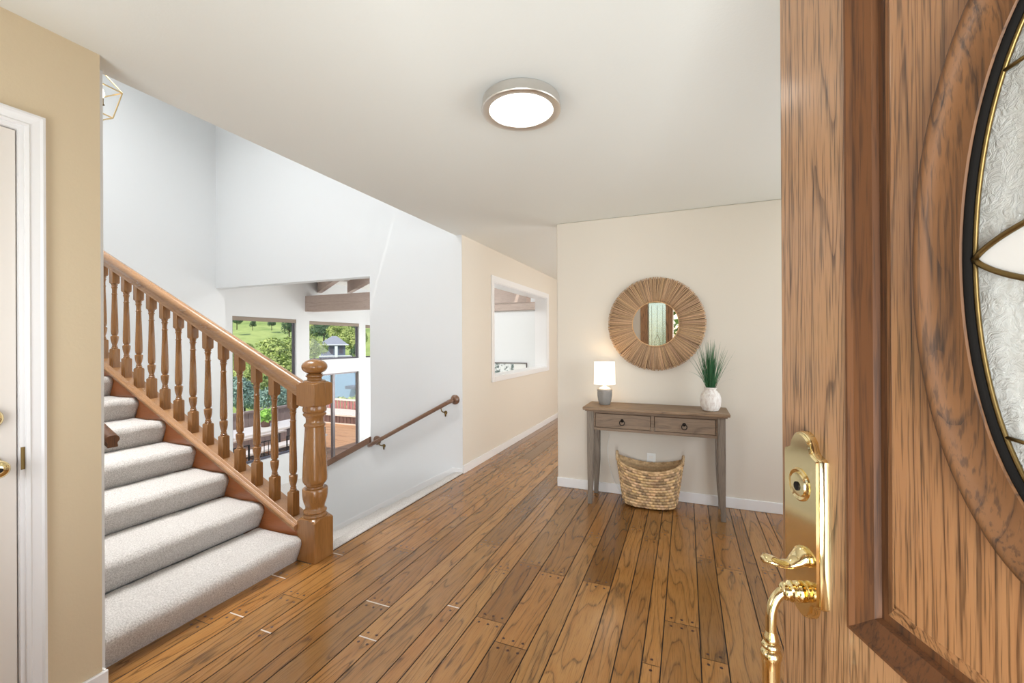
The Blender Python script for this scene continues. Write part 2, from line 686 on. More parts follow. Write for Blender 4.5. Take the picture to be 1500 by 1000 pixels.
# end wall of the stairwell
struct(MB().box(XS - 0.12, XS, YN - .06, YW + 0.12, LF, ZT).build('wall_stairwell_end', M['white']), 'white end wall of the tall stairwell', 'wall')
# stair wall with the handrail, header and sloping knee wall
XJ = -3.297
SL = 0.522


def knee(x):
    return 0.215 + (x - XJ) * SL


wm = MB()
wm.box(XJ, XA - 0.001, YW, YW + 0.12, LF, ZT)
wm.box(XS, XJ, YW, YW + 0.12, 2.09, ZT)
wm.prism([(XJ, LF), (XJ, knee(XJ)), (-4.15, knee(-4.15)), (-4.15, LF)], 1, YW, YW + 0.12)
struct(wm.build('wall_back', M['white']), 'white stair wall with a tall opening to the living room', 'wall')
# hall wall with the pass-through
PY0, PY1, PZ0, PZ1 = 4.61, 6.70, 0.925, 2.06
wm = MB()
wm.box(XA - 0.2, XA, YW + 0.0005, PY0, LF, H).box(XA - 0.2, XA, PY1, 9.0, LF, H)
wm.box(XA - 0.2, XA, PY0, PY1, LF, PZ0).box(XA - 0.2, XA, PY0, PY1, PZ1, H)
wm.build('x', M['beige']).name = 'wall_hall'
wh = bpy.data.objects['wall_hall']
struct(wh, 'beige hall wall with a white framed pass-through', 'wall')
# casing of the pass-through
cs = MB()
t0 = 0.016
cs.box(XA, XA + t0, PY0 - 0.062, PY0 + .004, PZ0 - .055, PZ1 + 0.07)
cs.box(XA, XA + t0, PY1 - .004, PY1 + 0.085, PZ0 - .055, PZ1 + 0.07)
cs.box(XA, XA + t0, PY0 + .004, PY1 - .004, PZ1 - .004, PZ1 + 0.07)
cs.box(XA, XA + t0 + .006, PY0 + .004, PY1 - .004, PZ0 - .055, PZ0 + 0.004)
cs.box(XA - 0.2, XA - .0005, PY0, PY0 + .012, PZ0, PZ1).box(XA - 0.2, XA - .0005, PY1 - .012, PY1, PZ0, PZ1)
cs.box(XA - 0.2, XA - .0005, PY0 + .012, PY1 - .012, PZ1 - .012, PZ1).box(XA - 0.2, XA - .0005, PY0 + .012, PY1 - .012, PZ0, PZ0 + .012)
struct(cs.build('trim_1', M['trim'], bevel=0.003), 'white casing around the hall pass-through', 'trim')
# console wall
struct(MB().box(XE, 2.1, YW, YW + 0.12, 0, H).build('wall_console', M['beige'], bevel=0.012, segs=3), 'beige wall behind the console table', 'wall')
# right wall of the entry, with a window opening added for fill light, and the walls of the room at the end of the hall
wm = MB().box(2.0, 2.1, -0.1, 1.0, 0, H).box(2.0, 2.1, 3.4, YW, 0, H).box(2.0, 2.1, 1.0, 3.4, 0, 0.6).box(2.0, 2.1, 1.0, 3.4, 2.3, H)
struct(wm.build('wall_right', M['beige']), 'beige wall on the side behind the open front door', 'wall')
struct(MB().box(XA, 2.1, 9.0, 9.1, 0, H).box(2.0, 2.1, YW + .12, 9.0, 0, H).build('wall_hall_end', M['beige']), 'wall at the end of the hall', 'wall')
# front wall with the entrance opening
FY0, FY1 = -0.12, 0.02
wm = MB()
wm.box(XB - 0.5, -1.85, FY0, FY1, 0, H).box(-1.15, -0.98, FY0, FY1, 0, H).box(-1.85, -1.15, FY0, FY1, 0, 0.85).box(-1.85, -1.15, FY0, FY1, 2.1, H).box(0.52, 2.1, FY0, FY1, 0, H).box(-0.98, 0.52, FY0, FY1, 2.12, H)
struct(wm.build('wall_front', M['beige']), 'beige entrance wall around the front door opening', 'wall')
# oak frame of the entrance and its sidelight
fm = MB()
for a, b in ((-0.98, -0.86), (-0.57, -0.46), (0.47, 0.52)):
    fm.box(a, b, FY0 - .01, FY1 + .015, 0, 2.12)
fm.box(-0.86, -0.57, FY0 - .01, FY1 + .015, 2.0, 2.12).box(-0.46, 0.47, FY0 - .01, FY1 + .015, 2.06, 2.12)
fm.box(-0.86, -0.57, FY0 - .01, FY1 + .015, 0, 0.35)
fr = struct(fm.build('door_frame', M['oak_door'], bevel=0.004), 'oak frame of the entrance with a glazed sidelight', 'door frame')
MB().box(-0.86, -0.57, -0.06, -0.05, 0.35, 2.0).build('sidelight_glass', M['side_glass'], fr)
cm = MB()
cm.smooth = True
for s in (-1, 1):
    cm.tube([(-0.715 + s * 0.09, -0.045, 0.4), (-0.715 + s * 0.09, -0.045, 1.95)], 0.003, 6)
    cm.tube([(-0.715 + s * 0.045 * sin(pi * i / 16), -0.045, 1.15 + 0.3 * i / 16) for i in range(17)], 0.003, 6)
cm.tube([(-0.715, -0.045, 1.45), (-0.715, -0.045, 1.95)], 0.003, 6)
cm.build('sidelight_came', M['brass_old'], fr)

w5 = thing('entry_fill_window', 'added wide entry window for fill light, hidden behind the open front door', 'window', (2.05, 2.2, 0.6), 0, None, 'structure')  # unseen window, added so the entry gets fill from the right
MB().box(-.05, .05, -1.2, -1.15, 0, 1.7).box(-.05, .05, 1.15, 1.2, 0, 1.7).box(-.05, .05, -1.15, 1.15, 0, .05).box(-.05, .05, -1.15, 1.15, 1.65, 1.7).build('frame', M['trim'], w5)
MB().box(-.003, .003, -1.15, 1.15, .05, 1.65).build('glass', M['pane'], w5)
w4 = thing('front_fill_window', 'added narrow front window for fill light, behind the camera', 'window', (-1.5, -0.05, 0.85), 0, None, 'structure')  # unseen window, added to pass fill onto the left side
MB().box(-.35, -.31, -.05, .05, 0, 1.25).box(.31, .35, -.05, .05, 0, 1.25).box(-.31, .31, -.05, .05, 0, .04).box(-.31, .31, -.05, .05, 1.21, 1.25).build('frame', M['trim'], w4)
MB().box(-.31, .31, -.003, .003, .04, 1.21).build('glass', M['pane'], w4)

# baseboards
BH = 0.085


def baseboard(name, x0, x1, y0, y1, label):
    struct(MB().box(x0, x1, y0, y1, 0, BH).build(name, M['trim'], bevel=0.004), label, 'baseboard')


baseboard('baseboard_console', XE, 2.0, YW - .014, YW, 'white baseboard under the console wall')
baseboard('baseboard_hall', XA, XA + .014, YW, 9.0, 'white baseboard along the hall wall')
struct(MB().box(XB, XB + 0.014, 0.763, YB + .014, 0, 0.105).box(XB - .05, XB, YB, YB + .014, 0, 0.105).build('baseboard_left', M['trim'], bevel=0.005), 'white baseboard at the end of the tan wall', 'baseboard')

# ------------------------------------------------------------------ pale door on the left
d2 = thing('door_2', 'closed white door with brass knob in the tan wall', 'door', (XB, DY1, 0), 0, None, 'structure')
sl = MB().box(-0.05, -0.012, -0.81, -0.003, 0.01, DZ - .003)
sl.build('door_slab', M['door_paint'], d2, bevel=0.002)
pn = MB()
for a, b in ((0.22, 0.95), (1.15, 1.9)):
    for c, d in ((-0.72, -0.45), (-0.36, -0.12)):
        pn.box(-0.012, -0.006, c, d, a, b)
pn.build('raised_panel', M['door_paint'], d2, bevel=0.005)
kn = MB()
kn.smooth = True
kn.lathe([(0.034, -0.012), (0.034, -0.004), (0.024, 0.0), (0.014, 0.004), (0.013, 0.03), (0.022, 0.036), (0.029, 0.048), (0.028, 0.06), (0.02, 0.068), (0.008, 0.07)], (0, -0.068, 0.95), 24, 0)
knob = kn.build('door_knob', M['brass'], d2)
MB().lathe([(0.008, 0.07), (0.008, 0.072)], (0, -0.068, 0.95), 12, 0).build('keyhole', M['iron'], knob)
kn = MB()
kn.smooth = True
kn.lathe([(0.033, -0.012), (0.033, 0.0), (0.028, 0.008), (0.012, 0.012)], (0, -0.068, 1.105), 24, 0)
kn.build('deadbolt', M['brass'], d2)
prof = [(0.0, 0.0), (0.0, 0.010), (0.008, 0.014), (0.013, 0.010), (0.034, 0.014), (0.040, 0.019), (0.047, 0.017), (0.049, 0.0)]   # (across, out)
yj = DY1 + .024


def casing_L():
    """mitred right-hand corner of the door casing"""
    b = MB()
    k = len(prof)
    rings = []
    for (yy, zz, dy, dz) in ((yj - .012, 0, 1, 0), (yj - .012, DZ + .014, 1, 1), (-0.9, DZ + .014, 0, 1)):
        rings.append([(XB + out, yy + a * dy, zz + a * dz) for a, out in prof])
    v = [p for r in rings for p in r]
    f = [tuple(range(k)), tuple(range(2 * k, 3 * k))]
    for i in range(2):
        for j in range(k):
            j2 = (j + 1) % k
            f.append((i * k + j, i * k + j2, (i + 1) * k + j2, (i + 1) * k + j))
    b.add(v, f)
    b.box(XB - .1, XB, DY1, DY1 + .04, 0, DZ + .035)
    b.box(XB - .1, XB, -0.9, DY1, DZ, DZ + .035)
    b.box(XB - .06, XB - .052, DY1 - .012, DY1, 0, DZ)
    return b


struct(casing_L().build('trim_2', M['trim']), 'white moulded casing around the pale door', 'trim')
st = MB()
st.box(-0.004, 0.0012, 0.002, 0.022, 0.925, 1.0)
st.smooth = True
st.tube([(0.003, 0.02, 0.928), (0.003, 0.02, 0.997)], 0.006, 10)
st.build('strike_plate', M['brass_old'], d2)


# ------------------------------------------------------------------ carpeted flight going up
def step_mesh(xn, z0, z1, y0, y1, depth, free_end=False, sink=0.0, seed=0):
    """one carpeted step: riser with a soft nosing and the tread behind it; xn = face of the nosing, going towards -x"""
    prof = []
    r = 0.042
    prof.append((xn - 0.045, z0 - sink))
    prof.append((xn - 0.040, z0 + 0.012))
    prof.append((xn - 0.022, z0 + 0.05))
    for i in range(9):
        a = -0.25 + (pi / 2 + 0.25) * i / 8
        prof.append((xn - r + r * cos(a), z1 - r + r * sin(a)))
    for i in range(1, 9):
        prof.append((xn - r - (depth - r + 0.0) * i / 8, z1 - 0.004 * sin(pi * i / 8)))
    ny = 60
    b = MB()
    b.smooth = True
    v, f = [], []
    for j in range(ny + 1):
        y = y0 + (y1 - y0) * j / ny
        e = 0.0
        if free_end:
            d = (y1 - y)
            if d < 0.03:
                e = 0.03 - sqrt(max(0, 0.03 ** 2 - (0.03 - d) ** 2))
        for i, (x, z) in enumerate(prof):
            nz = mnoise.noise(Vector((x * 14, y * 14, z * 14 + seed * 3))) * 0.004 + mnoise.noise(Vector((x * 70, y * 70, z * 70 + seed))) * 0.0022
            if i < 3: nz *= 0.4
            zz = z + (nz if i > 6 else 0) - (e if i > 6 else 0)
            xx = x + (nz if i <= 8 else 0) - e * (0.9 if i < 12 else 0)
            v.append((xx, y, zz))
    n = len(prof)
    for j in range(ny):
        for i in range(n - 1):
            f.append((j * n + i, (j + 1) * n + i, (j + 1) * n + i + 1, j * n + i + 1))
    # ends
    for j in (0, ny):
        o = len(v)
        v.append((prof[-1][0], y0 if j == 0 else y1, z0 - sink))
        f.append(tuple([j * n + i for i in range(n)] + [o]))
    b.add(v, f)
    return b


stairs = thing('staircase', 'grey carpeted staircase rising to the upper floor', 'staircase', (NOSE0, 1.45, 0))
NUP = 11
for k in range(NUP):
    xn = NOSE0 - TREAD * k
    b = step_mesh(xn - NOSE0, RISE * k, RISE * (k + 1), YN - .029 - 1.45, (1.955 if k == 0 else 1.948) - 1.45, TREAD + 0.03 if k < NUP - 1 else 0.29, k == 0, 0.0, k)
    b.build('carpet_step', M['carpet'], stairs)
SLU = RISE / TREAD      # slope of the flight


def zst(x, off):        # height over the nosing line
    return off + (-x + NOSE0) * SLU


# stringer board, its cap with a stepped moulding
YS0, YS1 = 1.95, 2.075
xa, xb = -2.236, -5.6
sb = MB()
off = 0.166
sb.prism([(xa, 0), (xa, zst(xa, off)), (xb, zst(xb, off)), (xb, zst(xb, off) - 0.36), (-2.55, 0)], 1, YS0, YS1)
o = sb.build('stringer', M['stringer'], stairs)
o.location = (-NOSE0, -1.45, 0)
up = Vector((SLU, 0, 1)).normalized()
dirx = Vector((-1, 0, SLU)).normalized()
cp = MB()
# (towards the camera is -y)
cprof = [(-0.024, 0.002), (-0.030, 0.010), (-0.030, 0.022), (-0.024, 0.030), (-0.015, 0.031), (-0.012, 0.029), (0.003, 0.044), (0.007, 0.044), (0.009, 0.012), (0.135, 0.012), (0.135, -0.004), (-0.024, -0.004)]
cp.sweep(cprof, (xa, YS0, zst(xa, off) + .002), (xb, YS0, zst(xb, off) + .002), (0, 1, 0), (0, 0, 1))
o = cp.build('stringer_cap', M['stair_wood_x'], stairs, bevel=0.002)
o.location = (-NOSE0, -1.45, 0)
# wall under the stringer, facing the stairs going down
struct(MB().prism([(-2.15, LF), (-2.15, -0.01), (-2.56, -0.01), (xb, zst(xb, off) - 0.37), (xb, LF)], 1, YS0 + .03, YS1 - .01).build('wall_under_stairs', M['white']), 'white wall closing the side of the carpeted flight', 'wall')

# ------------------------------------------------------------------ banister: newel, balusters, handrail
ban = thing('banister', 'turned oak banister with ball-topped newel post beside the carpeted stairs', 'banister', (-2.163, 2.016, 0))
bl = lambda o: setattr(o, 'location', (2.163, -2.016, 0))
hw = 0.0735


def chamfer_block(b, h, z0, z1, ch_top, ch_bot, cx=0, cy=0):
    """square block whose upper or lower edges curve in towards a circle"""
    v, f = [], []
    n = 24
    rows = []
    if ch_bot:
        rows += [(z0, 0.0), (z0 + ch_bot * .5, 0.6), (z0 + ch_bot, 1.0)]
    else:
        rows += [(z0, 1.0)]
    if ch_top:
        rows += [(z1 - ch_top, 1.0), (z1 - ch_top * .5, 0.6), (z1, 0.0)]
    else:
        rows += [(z1, 1.0)]

    def ring(z, t):
        pts = []
        for k in range(n):
            a = 2 * pi * (k + .5) / n
            c, s_ = cos(a), sin(a)
            q = h / max(abs(c), abs(s_))
            q = min(q, h * (1.0 + 0.4143 * t) + (0 if t < 1 else 1))
            pts.append((cx + q * c, cy + q * s_, z))
        return pts
    # corners need exact vertices: use 8 per side incl. corner
    def ring2(z, t):
        pts = []
        m_ = 6
        for side in range(4):
            for k in range(m_):
                u = -1 + 2 * k / m_
                x, y = [(1, u), (-u, 1), (-1, -u), (u, -1)][side]
                L = sqrt(x * x + y * y)
                lim = 1.04 + 0.375 * t
                sc = min(1.0, lim / L)
                pts.append((cx + h * x * sc, cy + h * y * sc, z))
        return pts
    k = 24
    for z, t in rows:
        v += ring2(z, t)
    for i in range(len(rows) - 1):
        for j in range(k):
            j2 = (j + 1) % k
            f.append((i * k + j, i * k + j2, (i + 1) * k + j2, (i + 1) * k + j))
    f.append(tuple(range(k - 1, -1, -1)))
    f.append(tuple((len(rows) - 1) * k + j for j in range(k)))
    b.add(v, f)


nb = MB()
chamfer_block(nb, hw, 0.0, 0.262, 0.02, 0)
nb.build('newel_base', M['stair_wood'], ban, bevel=0.003)
nb = MB()
chamfer_block(nb, hw, 0.95, 1.10, 0.012, 0.012)
nprof = [(0.066, 0.258), (0.069, 0.266), (0.069, 0.274), (0.064, 0.279), (0.061, 0.284), (0.067, 0.288), (0.069, 0.295), (0.066, 0.303), (0.059, 0.307),
         (0.056, 0.318), (0.058, 0.332), (0.066, 0.352), (0.071, 0.375), (0.0735, 0.40), (0.074, 0.432), (0.071, 0.437), (0.05, 0.439), (0.047, 0.446), (0.051, 0.452),
         (0.054, 0.456), (0.054, 0.462), (0.063, 0.466), (0.071, 0.482), (0.0725, 0.50), (0.071, 0.56), (0.067, 0.65), (0.061, 0.75), (0.057, 0.812),
         (0.057, 0.820), (0.062, 0.824), (0.064, 0.831), (0.062, 0.838), (0.054, 0.842), (0.0515, 0.852), (0.0515, 0.872), (0.056, 0.882), (0.064, 0.889),
         (0.0685, 0.896), (0.0685, 0.902), (0.063, 0.906), (0.061, 0.910), (0.067, 0.914), (0.070, 0.922), (0.070, 0.934), (0.066, 0.952)]
nt_ = MB()
nt_.smooth = True
nt_.lathe(nprof, n=40)
nt_.build('newel_shaft', M['stair_wood'], ban, smooth_angle=50)
newel = nb.build('newel_block', M['stair_wood'], ban, bevel=0.003)
bp = [(0.066, 1.098), (0.066, 1.105), (0.060, 1.110), (0.044, 1.113), (0.041, 1.122), (0.046, 1.130), (0.052, 1.134), (0.052, 1.139), (0.043, 1.143), (0.05, 1.150)]
for i in range(11):
    a = -1.1 + (pi / 2 + 1.1) * i / 10
    bp.append((max(0.001, 0.076 * cos(a)), 1.194 + 0.048 * sin(a)))
fb = MB()
fb.smooth = True
fb.lathe(bp, n=40)
fb.build('newel_ball', M['stair_wood'], ban, smooth_angle=50)

# baluster (base at z = 0 on the shoe)
bprof = [(0.019, 0.145), (0.021, 0.150), (0.021, 0.155), (0.016, 0.160), (0.0185, 0.164), (0.0185, 0.168), (0.015, 0.172), (0.0165, 0.180), (0.021, 0.196),
         (0.0245, 0.215), (0.026, 0.235), (0.0255, 0.245), (0.021, 0.248), (0.016, 0.251), (0.016, 0.257), (0.021, 0.261), (0.0235, 0.28), (0.0235, 0.30), (0.0225, 0.36),
         (0.0195, 0.46), (0.0165, 0.585), (0.0185, 0.588), (0.0185, 0.595), (0.0155, 0.598), (0.0155, 0.625), (0.018, 0.640), (0.0205, 0.645), (0.0205, 0.650),
         (0.017, 0.654), (0.019, 0.660), (0.021, 0.664), (0.02, 0.675)]
BT = 0.674


def baluster_mesh():
    b = MB()
    h = 0.0245
    # base block, cut to the slope below
    v = []
    chamfer_block(b, h, 0.02, 0.145, 0.008, 0)
    b.add([(-h, -h, h * SLU - .01), (h, -h, -h * SLU - .01), (h, h, -h * SLU - .01), (-h, h, h * SLU - .01), (-h, -h, .02), (h, -h, .02), (h, h, .02), (-h, h, .02)],
          [(0, 1, 2, 3), (0, 4, 5, 1), (1, 5, 6, 2), (2, 6, 7, 3), (3, 7, 4, 0)])
    chamfer_block(b, h, BT, BT + 0.085, 0, 0.01)
    b.add([(-h, -h, BT + .085), (h, -h, BT + .085), (h, h, BT + .085), (-h, h, BT + .085), (-h, -h, BT + .125 + h * SLU), (h, -h, BT + .125 - h * SLU), (h, h, BT + .125 - h * SLU), (-h, h, BT + .125 + h * SLU)],
          [(4, 5, 6, 7), (0, 4, 5, 1), (1, 5, 6, 2), (2, 6, 7, 3), (3, 7, 4, 0)])
    b.smooth = True
    b.lathe(bprof, n=20)
    return b


b0 = baluster_mesh().build('baluster', M['stair_wood'], ban, smooth_angle=42)
for i in range(18):
    x = -2.343 - 0.1658 * i
    c = b0 if i == 0 else b0.copy()
    if i:
        COL.objects.link(c)
        c.parent = ban
    c.location = (x + 2.163, 2.010 - 2.016, zst(x, .180))
# handrail
ru = zst(0, 0)
rail = MB()
rp = []
for a_, b_ in [(0.020, -0.042), (0.024, -0.042), (0.026, -0.030), (0.024, -0.026), (0.023, -0.016), (0.027, -0.006), (0.033, 0.002), (0.0345, 0.010), (0.033, 0.019), (0.028, 0.028), (0.020, 0.034), (0.010, 0.038)]:
    rp.append((a_, b_))
rp += [(-a_, b_) for a_, b_ in reversed(rp)]
zr = lambda x: 1.062 + (-2.281 - x) * 0.4555
rail.sweep(rp, (-2.235, 2.010, zr(-2.235)), (-5.5, 2.010, zr(-5.5)), (0, 1, 0), (0, 0, 1.30))
o = rail.build('handrail', M['stair_wood_x'], ban, smooth_angle=38)
bl(o)

# short end of the handrail on the near wall
nr = thing('wall_handrail', 'dark wooden handrail end on the near side of the carpeted stairs', 'handrail', (-2.25, 1.015, 0.945))
rb = MB()
rb.sweep(rp, (0.045, 0, -0.005), (-3.2, 0, -0.005 + 3.2 * SLU), (0, .7, 0), (0, 0, 0.62))
rb.build('rail', M['oak_groove'], nr, smooth_angle=30)
bk = MB()
bk.smooth = True
bk.tube([(-0.5, 0, 0.19), (-0.5, -0.01, 0.15), (-0.5, -0.06, 0.13)], 0.007, 8)
bk.build('bracket', M['brass_old'], nr)

# ------------------------------------------------------------------ stairs going down
dstairs = thing('staircase', 'grey carpeted stairs leading down to the living room', 'staircase', (XA, 2.95, 0))
DR, DT = 1.3 / 8, 0.31
for k in range(8):
    xn = -0.004 - DT * k
    zt = -DR * k + (0.012 if k == 0 else 0)
    if k == 0:
        # rolled nosing over the floor edge
        prof_n = [(0.0, 0.0), (-0.004, 0.010), (-0.02, 0.016), (-0.07, 0.014), (-0.10, 0.004), (-0.115, -0.02), (-0.112, -0.05), (-0.105, -DR - .02), (0.0, -DR - .02)]
        MB().prism([(a + 0.0, z) for a, z in prof_n], 1, 2.078 - 2.95, YW - .002 - 2.95).build('carpet_step', M['carpet'], dstairs, smooth_angle=40)
    else:
        # tread k lies DR*k below the floor; its nosing faces -x
        x0 = -0.10 - DT * (k - 1)
        x1 = -0.115 - DT * k
        zt = -DR * k
        pr = [(x0, zt - .01), (x0, zt), (x1 + 0.04, zt), (x1 + 0.012, zt - .008), (x1, zt - .03), (x1 + 0.004, zt - .05), (x1 + 0.01, zt - DR - .015), (x0, zt - DR - .015)]
        MB().prism(pr, 1, 2.078 - 2.95, YW - .002 - 2.95).build('carpet_step', M['carpet'], dstairs, smooth_angle=40)
# white skirt board running down the wall
sk = MB().prism([(XA - .002, 0.05), (XA - .12, 0.05), (-4.2, 0.05 - 2.08 * DR / DT + .03), (-4.2, LF), (XA - .002, LF)], 1, YW - .012, YW)
struct(sk.build('trim_3', M['trim']), 'white skirt board beside the stairs going down', 'trim')
# edge strip of the floor
struct(MB().box(XA - .006, XA + .001, 2.09, YW, -0.05, 0.0035).build('trim_4', M['peg']), 'dark floor edge strip at the head of the stairs', 'trim')

# handrail on the stair wall
hr = thing('wall_handrail', 'slim brown handrail on brass brackets along the white stair wall', 'handrail', (XA, YW, 0.75))
hz = lambda x: 0.735 + (x + 2.24) * SL
ry = YW - 0.075
rl = MB()
rl.smooth = True
pts = [(-2.235, ry, hz(-2.235)), (-3.28, ry, hz(-3.28))]
pts = [Vector(p) for p in pts]
off_h = Vector((XA, YW, 0.75))
path = [Vector((-2.215, YW - .012, hz(-2.215))), Vector((-2.222, ry + .02, hz(-2.222))), Vector((-2.245, ry, hz(-2.245)))] + [Vector((x, ry, hz(x))) for x in (-2.3, -2.7, -3.1, -3.24)] + [Vector((-3.27, ry + .02, hz(-3.265))), Vector((-3.278, YW - .012, hz(-3.27)))]
rl.tube([p - off_h for p in path], 0.021, 14)
rl.build('rail', M['rail_wood'], hr)
for x in (-2.205, -3.20):
    rz = MB()
    rz.smooth = True
    rz.lathe([(0.05, 0), (0.05, -0.008), (0.042, -0.016), (0.03, -0.02), (0.024, -0.024)], Vector((x, YW, hz(x) + (0.0 if x > -3 else .02))) - off_h, 28, 1)
    rz.build('rosette', M['rail_wood'], hr, smooth_angle=40)
for x in (-2.33, -3.12):
    bk = MB()
    bk.smooth = True
    p = Vector((x, ry, hz(x))) - off_h
    bk.tube([p + Vector((0, 0, -.02)), p + Vector((0.004, 0.005, -.05)), p + Vector((0.01, 0.03, -.066)), p + Vector((0.012, 0.07, -.066))], 0.006, 8)
    bk.lathe([(0.019, 0.0), (0.019, -0.006), (0.012, -0.01)], p + Vector((0.012, 0.075, -.075)), 14, 1)
    bk.tube([p + Vector((0.012, 0.066, -.06)), p + Vector((0.012, 0.068, -.115))], [0.011, 0.007], 8)
    bk.build('bracket', M['brass_old'], hr)
# wooden cap of the sloping knee wall
kc = MB()
kc.prism([(XJ + .01, knee(XJ + .01)), (XJ + .01, knee(XJ) + .075), (-4.16, knee(-4.16) + .07), (-4.16, knee(-4.16))], 1, YW - .03, YW + .15)
struct(kc.build('trim_5', M['rail_wood'], bevel=0.006), 'brown wooden cap of the sloping knee wall', 'trim')

# ------------------------------------------------------------------ living room shell
struct(MB().box(XG, XA - .2, YW + .12, 9.2, LF - .1, LF).box(-6, -3.95, YN, YW + .12, LF - .1, LF).build('floor_living', M['carpet']), 'pale carpeted floor of the living room', 'floor')
LC = 2.6


def ceil_planks():
    t = NT('white_plank_ceiling', 0.7, 0, 0.2)
    v = t.coords('Object', rot=(0, 0, radians(54)))
    w = t.n('TexWave', wave_type='BANDS', bands_direction='X')
    w.inputs['Scale'].default_value = 2.2
    t.l(v, w.inputs['Vector'])
    t.color(t.mix(t.ramp(w.outputs['Fac'], [(0.0, W3(0)), (0.06, W3(1))]), lin((196, 192, 184)), lin((238, 236, 230))))
    return t.mat


struct(MB().box(XG - .1, XA - .2, YW + .12, 9.2, LC, LC + .1).build('ceiling_living', ceil_planks()), 'white plank ceiling of the living room', 'ceiling')
struct(MB().box(XG, XA - .2, 9.0, 9.12, LF, LC).build('wall_living', M['white']), 'white living room wall with a framed picture', 'wall')
# window wall, pieced around its openings
OPN = [(4.83, 6.09, -0.745, 1.80), (6.40, 7.81, 0.99, 1.785), (6.40, 7.81, LF + .0, 0.69), (8.02, 8.8, 0.99, 1.76)]
wm = MB()
ys = [YW + .0, 4.83, 6.09, 6.40, 7.81, 8.02, 8.8, 9.12]


def wseg(y0, y1, z0, z1):
    wm.box(XG - .12, XG, y0, y1, z0, z1)


wseg(3.8, 4.83, LF, LC); wseg(4.83, 6.09, LF, -.745); wseg(4.83, 6.09, 1.80, LC); wseg(6.09, 6.40, LF, LC)
wseg(6.40, 7.81, .69, .99); wseg(6.40, 7.81, 1.785, LC); wseg(7.81, 8.02, LF, LC); wseg(8.02, 8.8, LF, .99); wseg(8.02, 8.8, 1.76, LC); wseg(8.8, 9.12, LF, LC)
struct(wm.build('wall_window', M['white']), 'white living room wall with large windows', 'wall')
struct(MB().box(XG, XS - .12, YW, YW + .12, LF, LC).build('wall_living_side', M['white']), 'white wall of the living room beside the stairwell', 'wall')
M['alu'] = plain('grey_aluminium', (120, 112, 112), 0.4, 0.6)
M['blind'] = plain('taupe_blind_cassette', (150, 136, 122), 0.7)
M['lead'] = plain('dark_bronze_frame', (96, 92, 100), 0.4, 0.4)


def window(name, y0, y1, z0, z1, label, mull=None, blind=True):
    r = thing(name, label, 'window', (XG, (y0 + y1) / 2, z0), 0, None, 'structure')
    b = MB()
    cy = (y0 + y1) / 2
    w = (y1 - y0) / 2
    h = z1 - z0
    t_ = 0.035
    x0, x1 = -0.085, -0.045
    b.box(x0, x1, -w, -w + t_, 0, h).box(x0, x1, w - t_, w, 0, h).box(x0, x1, -w + t_, w - t_, 0, t_).box(x0, x1, -w + t_, w - t_, h - t_, h)
    if mull is not None:
        b.box(x0, x1 + .02, mull - cy - .03, mull - cy + .03, t_, h - t_)
    b.build('frame', M['lead'] if not mull else M['alu'], r)
    MB().box(-0.068, -0.062, -w + t_, w - t_, t_, h - t_).build('glass', M['pane'], r)
    if blind:
        MB().box(-0.04, -0.004, -w + .005, w - .005, h - .07, h - .002).build('roller_blind', M['blind'], r, bevel=0.004)
    return r


window('window_1', 4.83, 6.09, -.745, 1.80, 'tall picture window facing the green hillside')
window('window_2', 6.40, 7.81, .99, 1.785, 'small upper window framing the grey hillside house')
window('window_3', 8.02, 8.8, .99, 1.76, 'sliver of a further upper window beside the stair wall')
d3 = window('door_3', 6.40, 7.81, LF, .69, 'sliding glass door opening to the sunny deck', 7.06, False)
d3['category'] = 'door'
# beams and rafters
struct(MB().box(XG - .0, XA - .2, 6.3, 6.5, 1.965, 2.275).build('beam_1', M['beam'], bevel=0.006), 'grey-brown ceiling beam crossing the living room', 'beam')
struct(MB().box(XG, XA - .2, 8.86, 9.0, 2.05, 2.22).build('beam_2', M['beam'], bevel=0.006), 'grey-brown beam along the far living room wall', 'beam')
for i, (p, q) in enumerate((((-7.0, 6.66), (-5.0, 5.2)), ((-6.45, 6.92), (-4.3, 5.28)), ((-7.0, 5.2), (-5.9, 4.3)))):
    a, c = Vector((p[0], p[1], 0)), Vector((q[0], q[1], 0))
    d = (c - a).normalized()
    s_ = Vector((-d.y, d.x, 0))
    b = MB().sweep([(-.045, 2.37), (.045, 2.37), (.045, 2.599), (-.045, 2.599)], a, c, s_, (0, 0, 1))
    struct(b.build('beam_%d' % (i + 3), M['beam']), ('diagonal rafter nearest the living room post', 'diagonal rafter second from the living room post', 'short diagonal rafter above the tall picture window')[i], 'beam')
# framed picture seen through the pass-through
pf = thing('picture_frame', 'dark framed picture seen through the hall pass-through', 'picture', (-3.74, 8.995, 0.3))
b = MB()
b.box(-.43, .43, -.03, 0, .555, .575).box(-.43, .43, -.03, 0, 0, .02).box(-.43, -.415, -.03, 0, .02, .555).box(.415, .43, -.03, 0, .02, .555)
b.build('frame', M['alu'], pf)
t = NT('picture_print', 0.5)
n_ = t.noise(t.coords('Object'), 9, 5, 0.7)
t.color(t.ramp(n_, [(0.44, lin((96, 112, 108))), (0.52, lin((232, 236, 234)))]))
b = MB()
b.box(-.40, .12, -.014, -.006, .03, .545)
b.build('print', t.mat, pf)
MB().box(-.415, .415, -.006, -.001, .02, .555).build('mat_board', M['plastic'], pf)

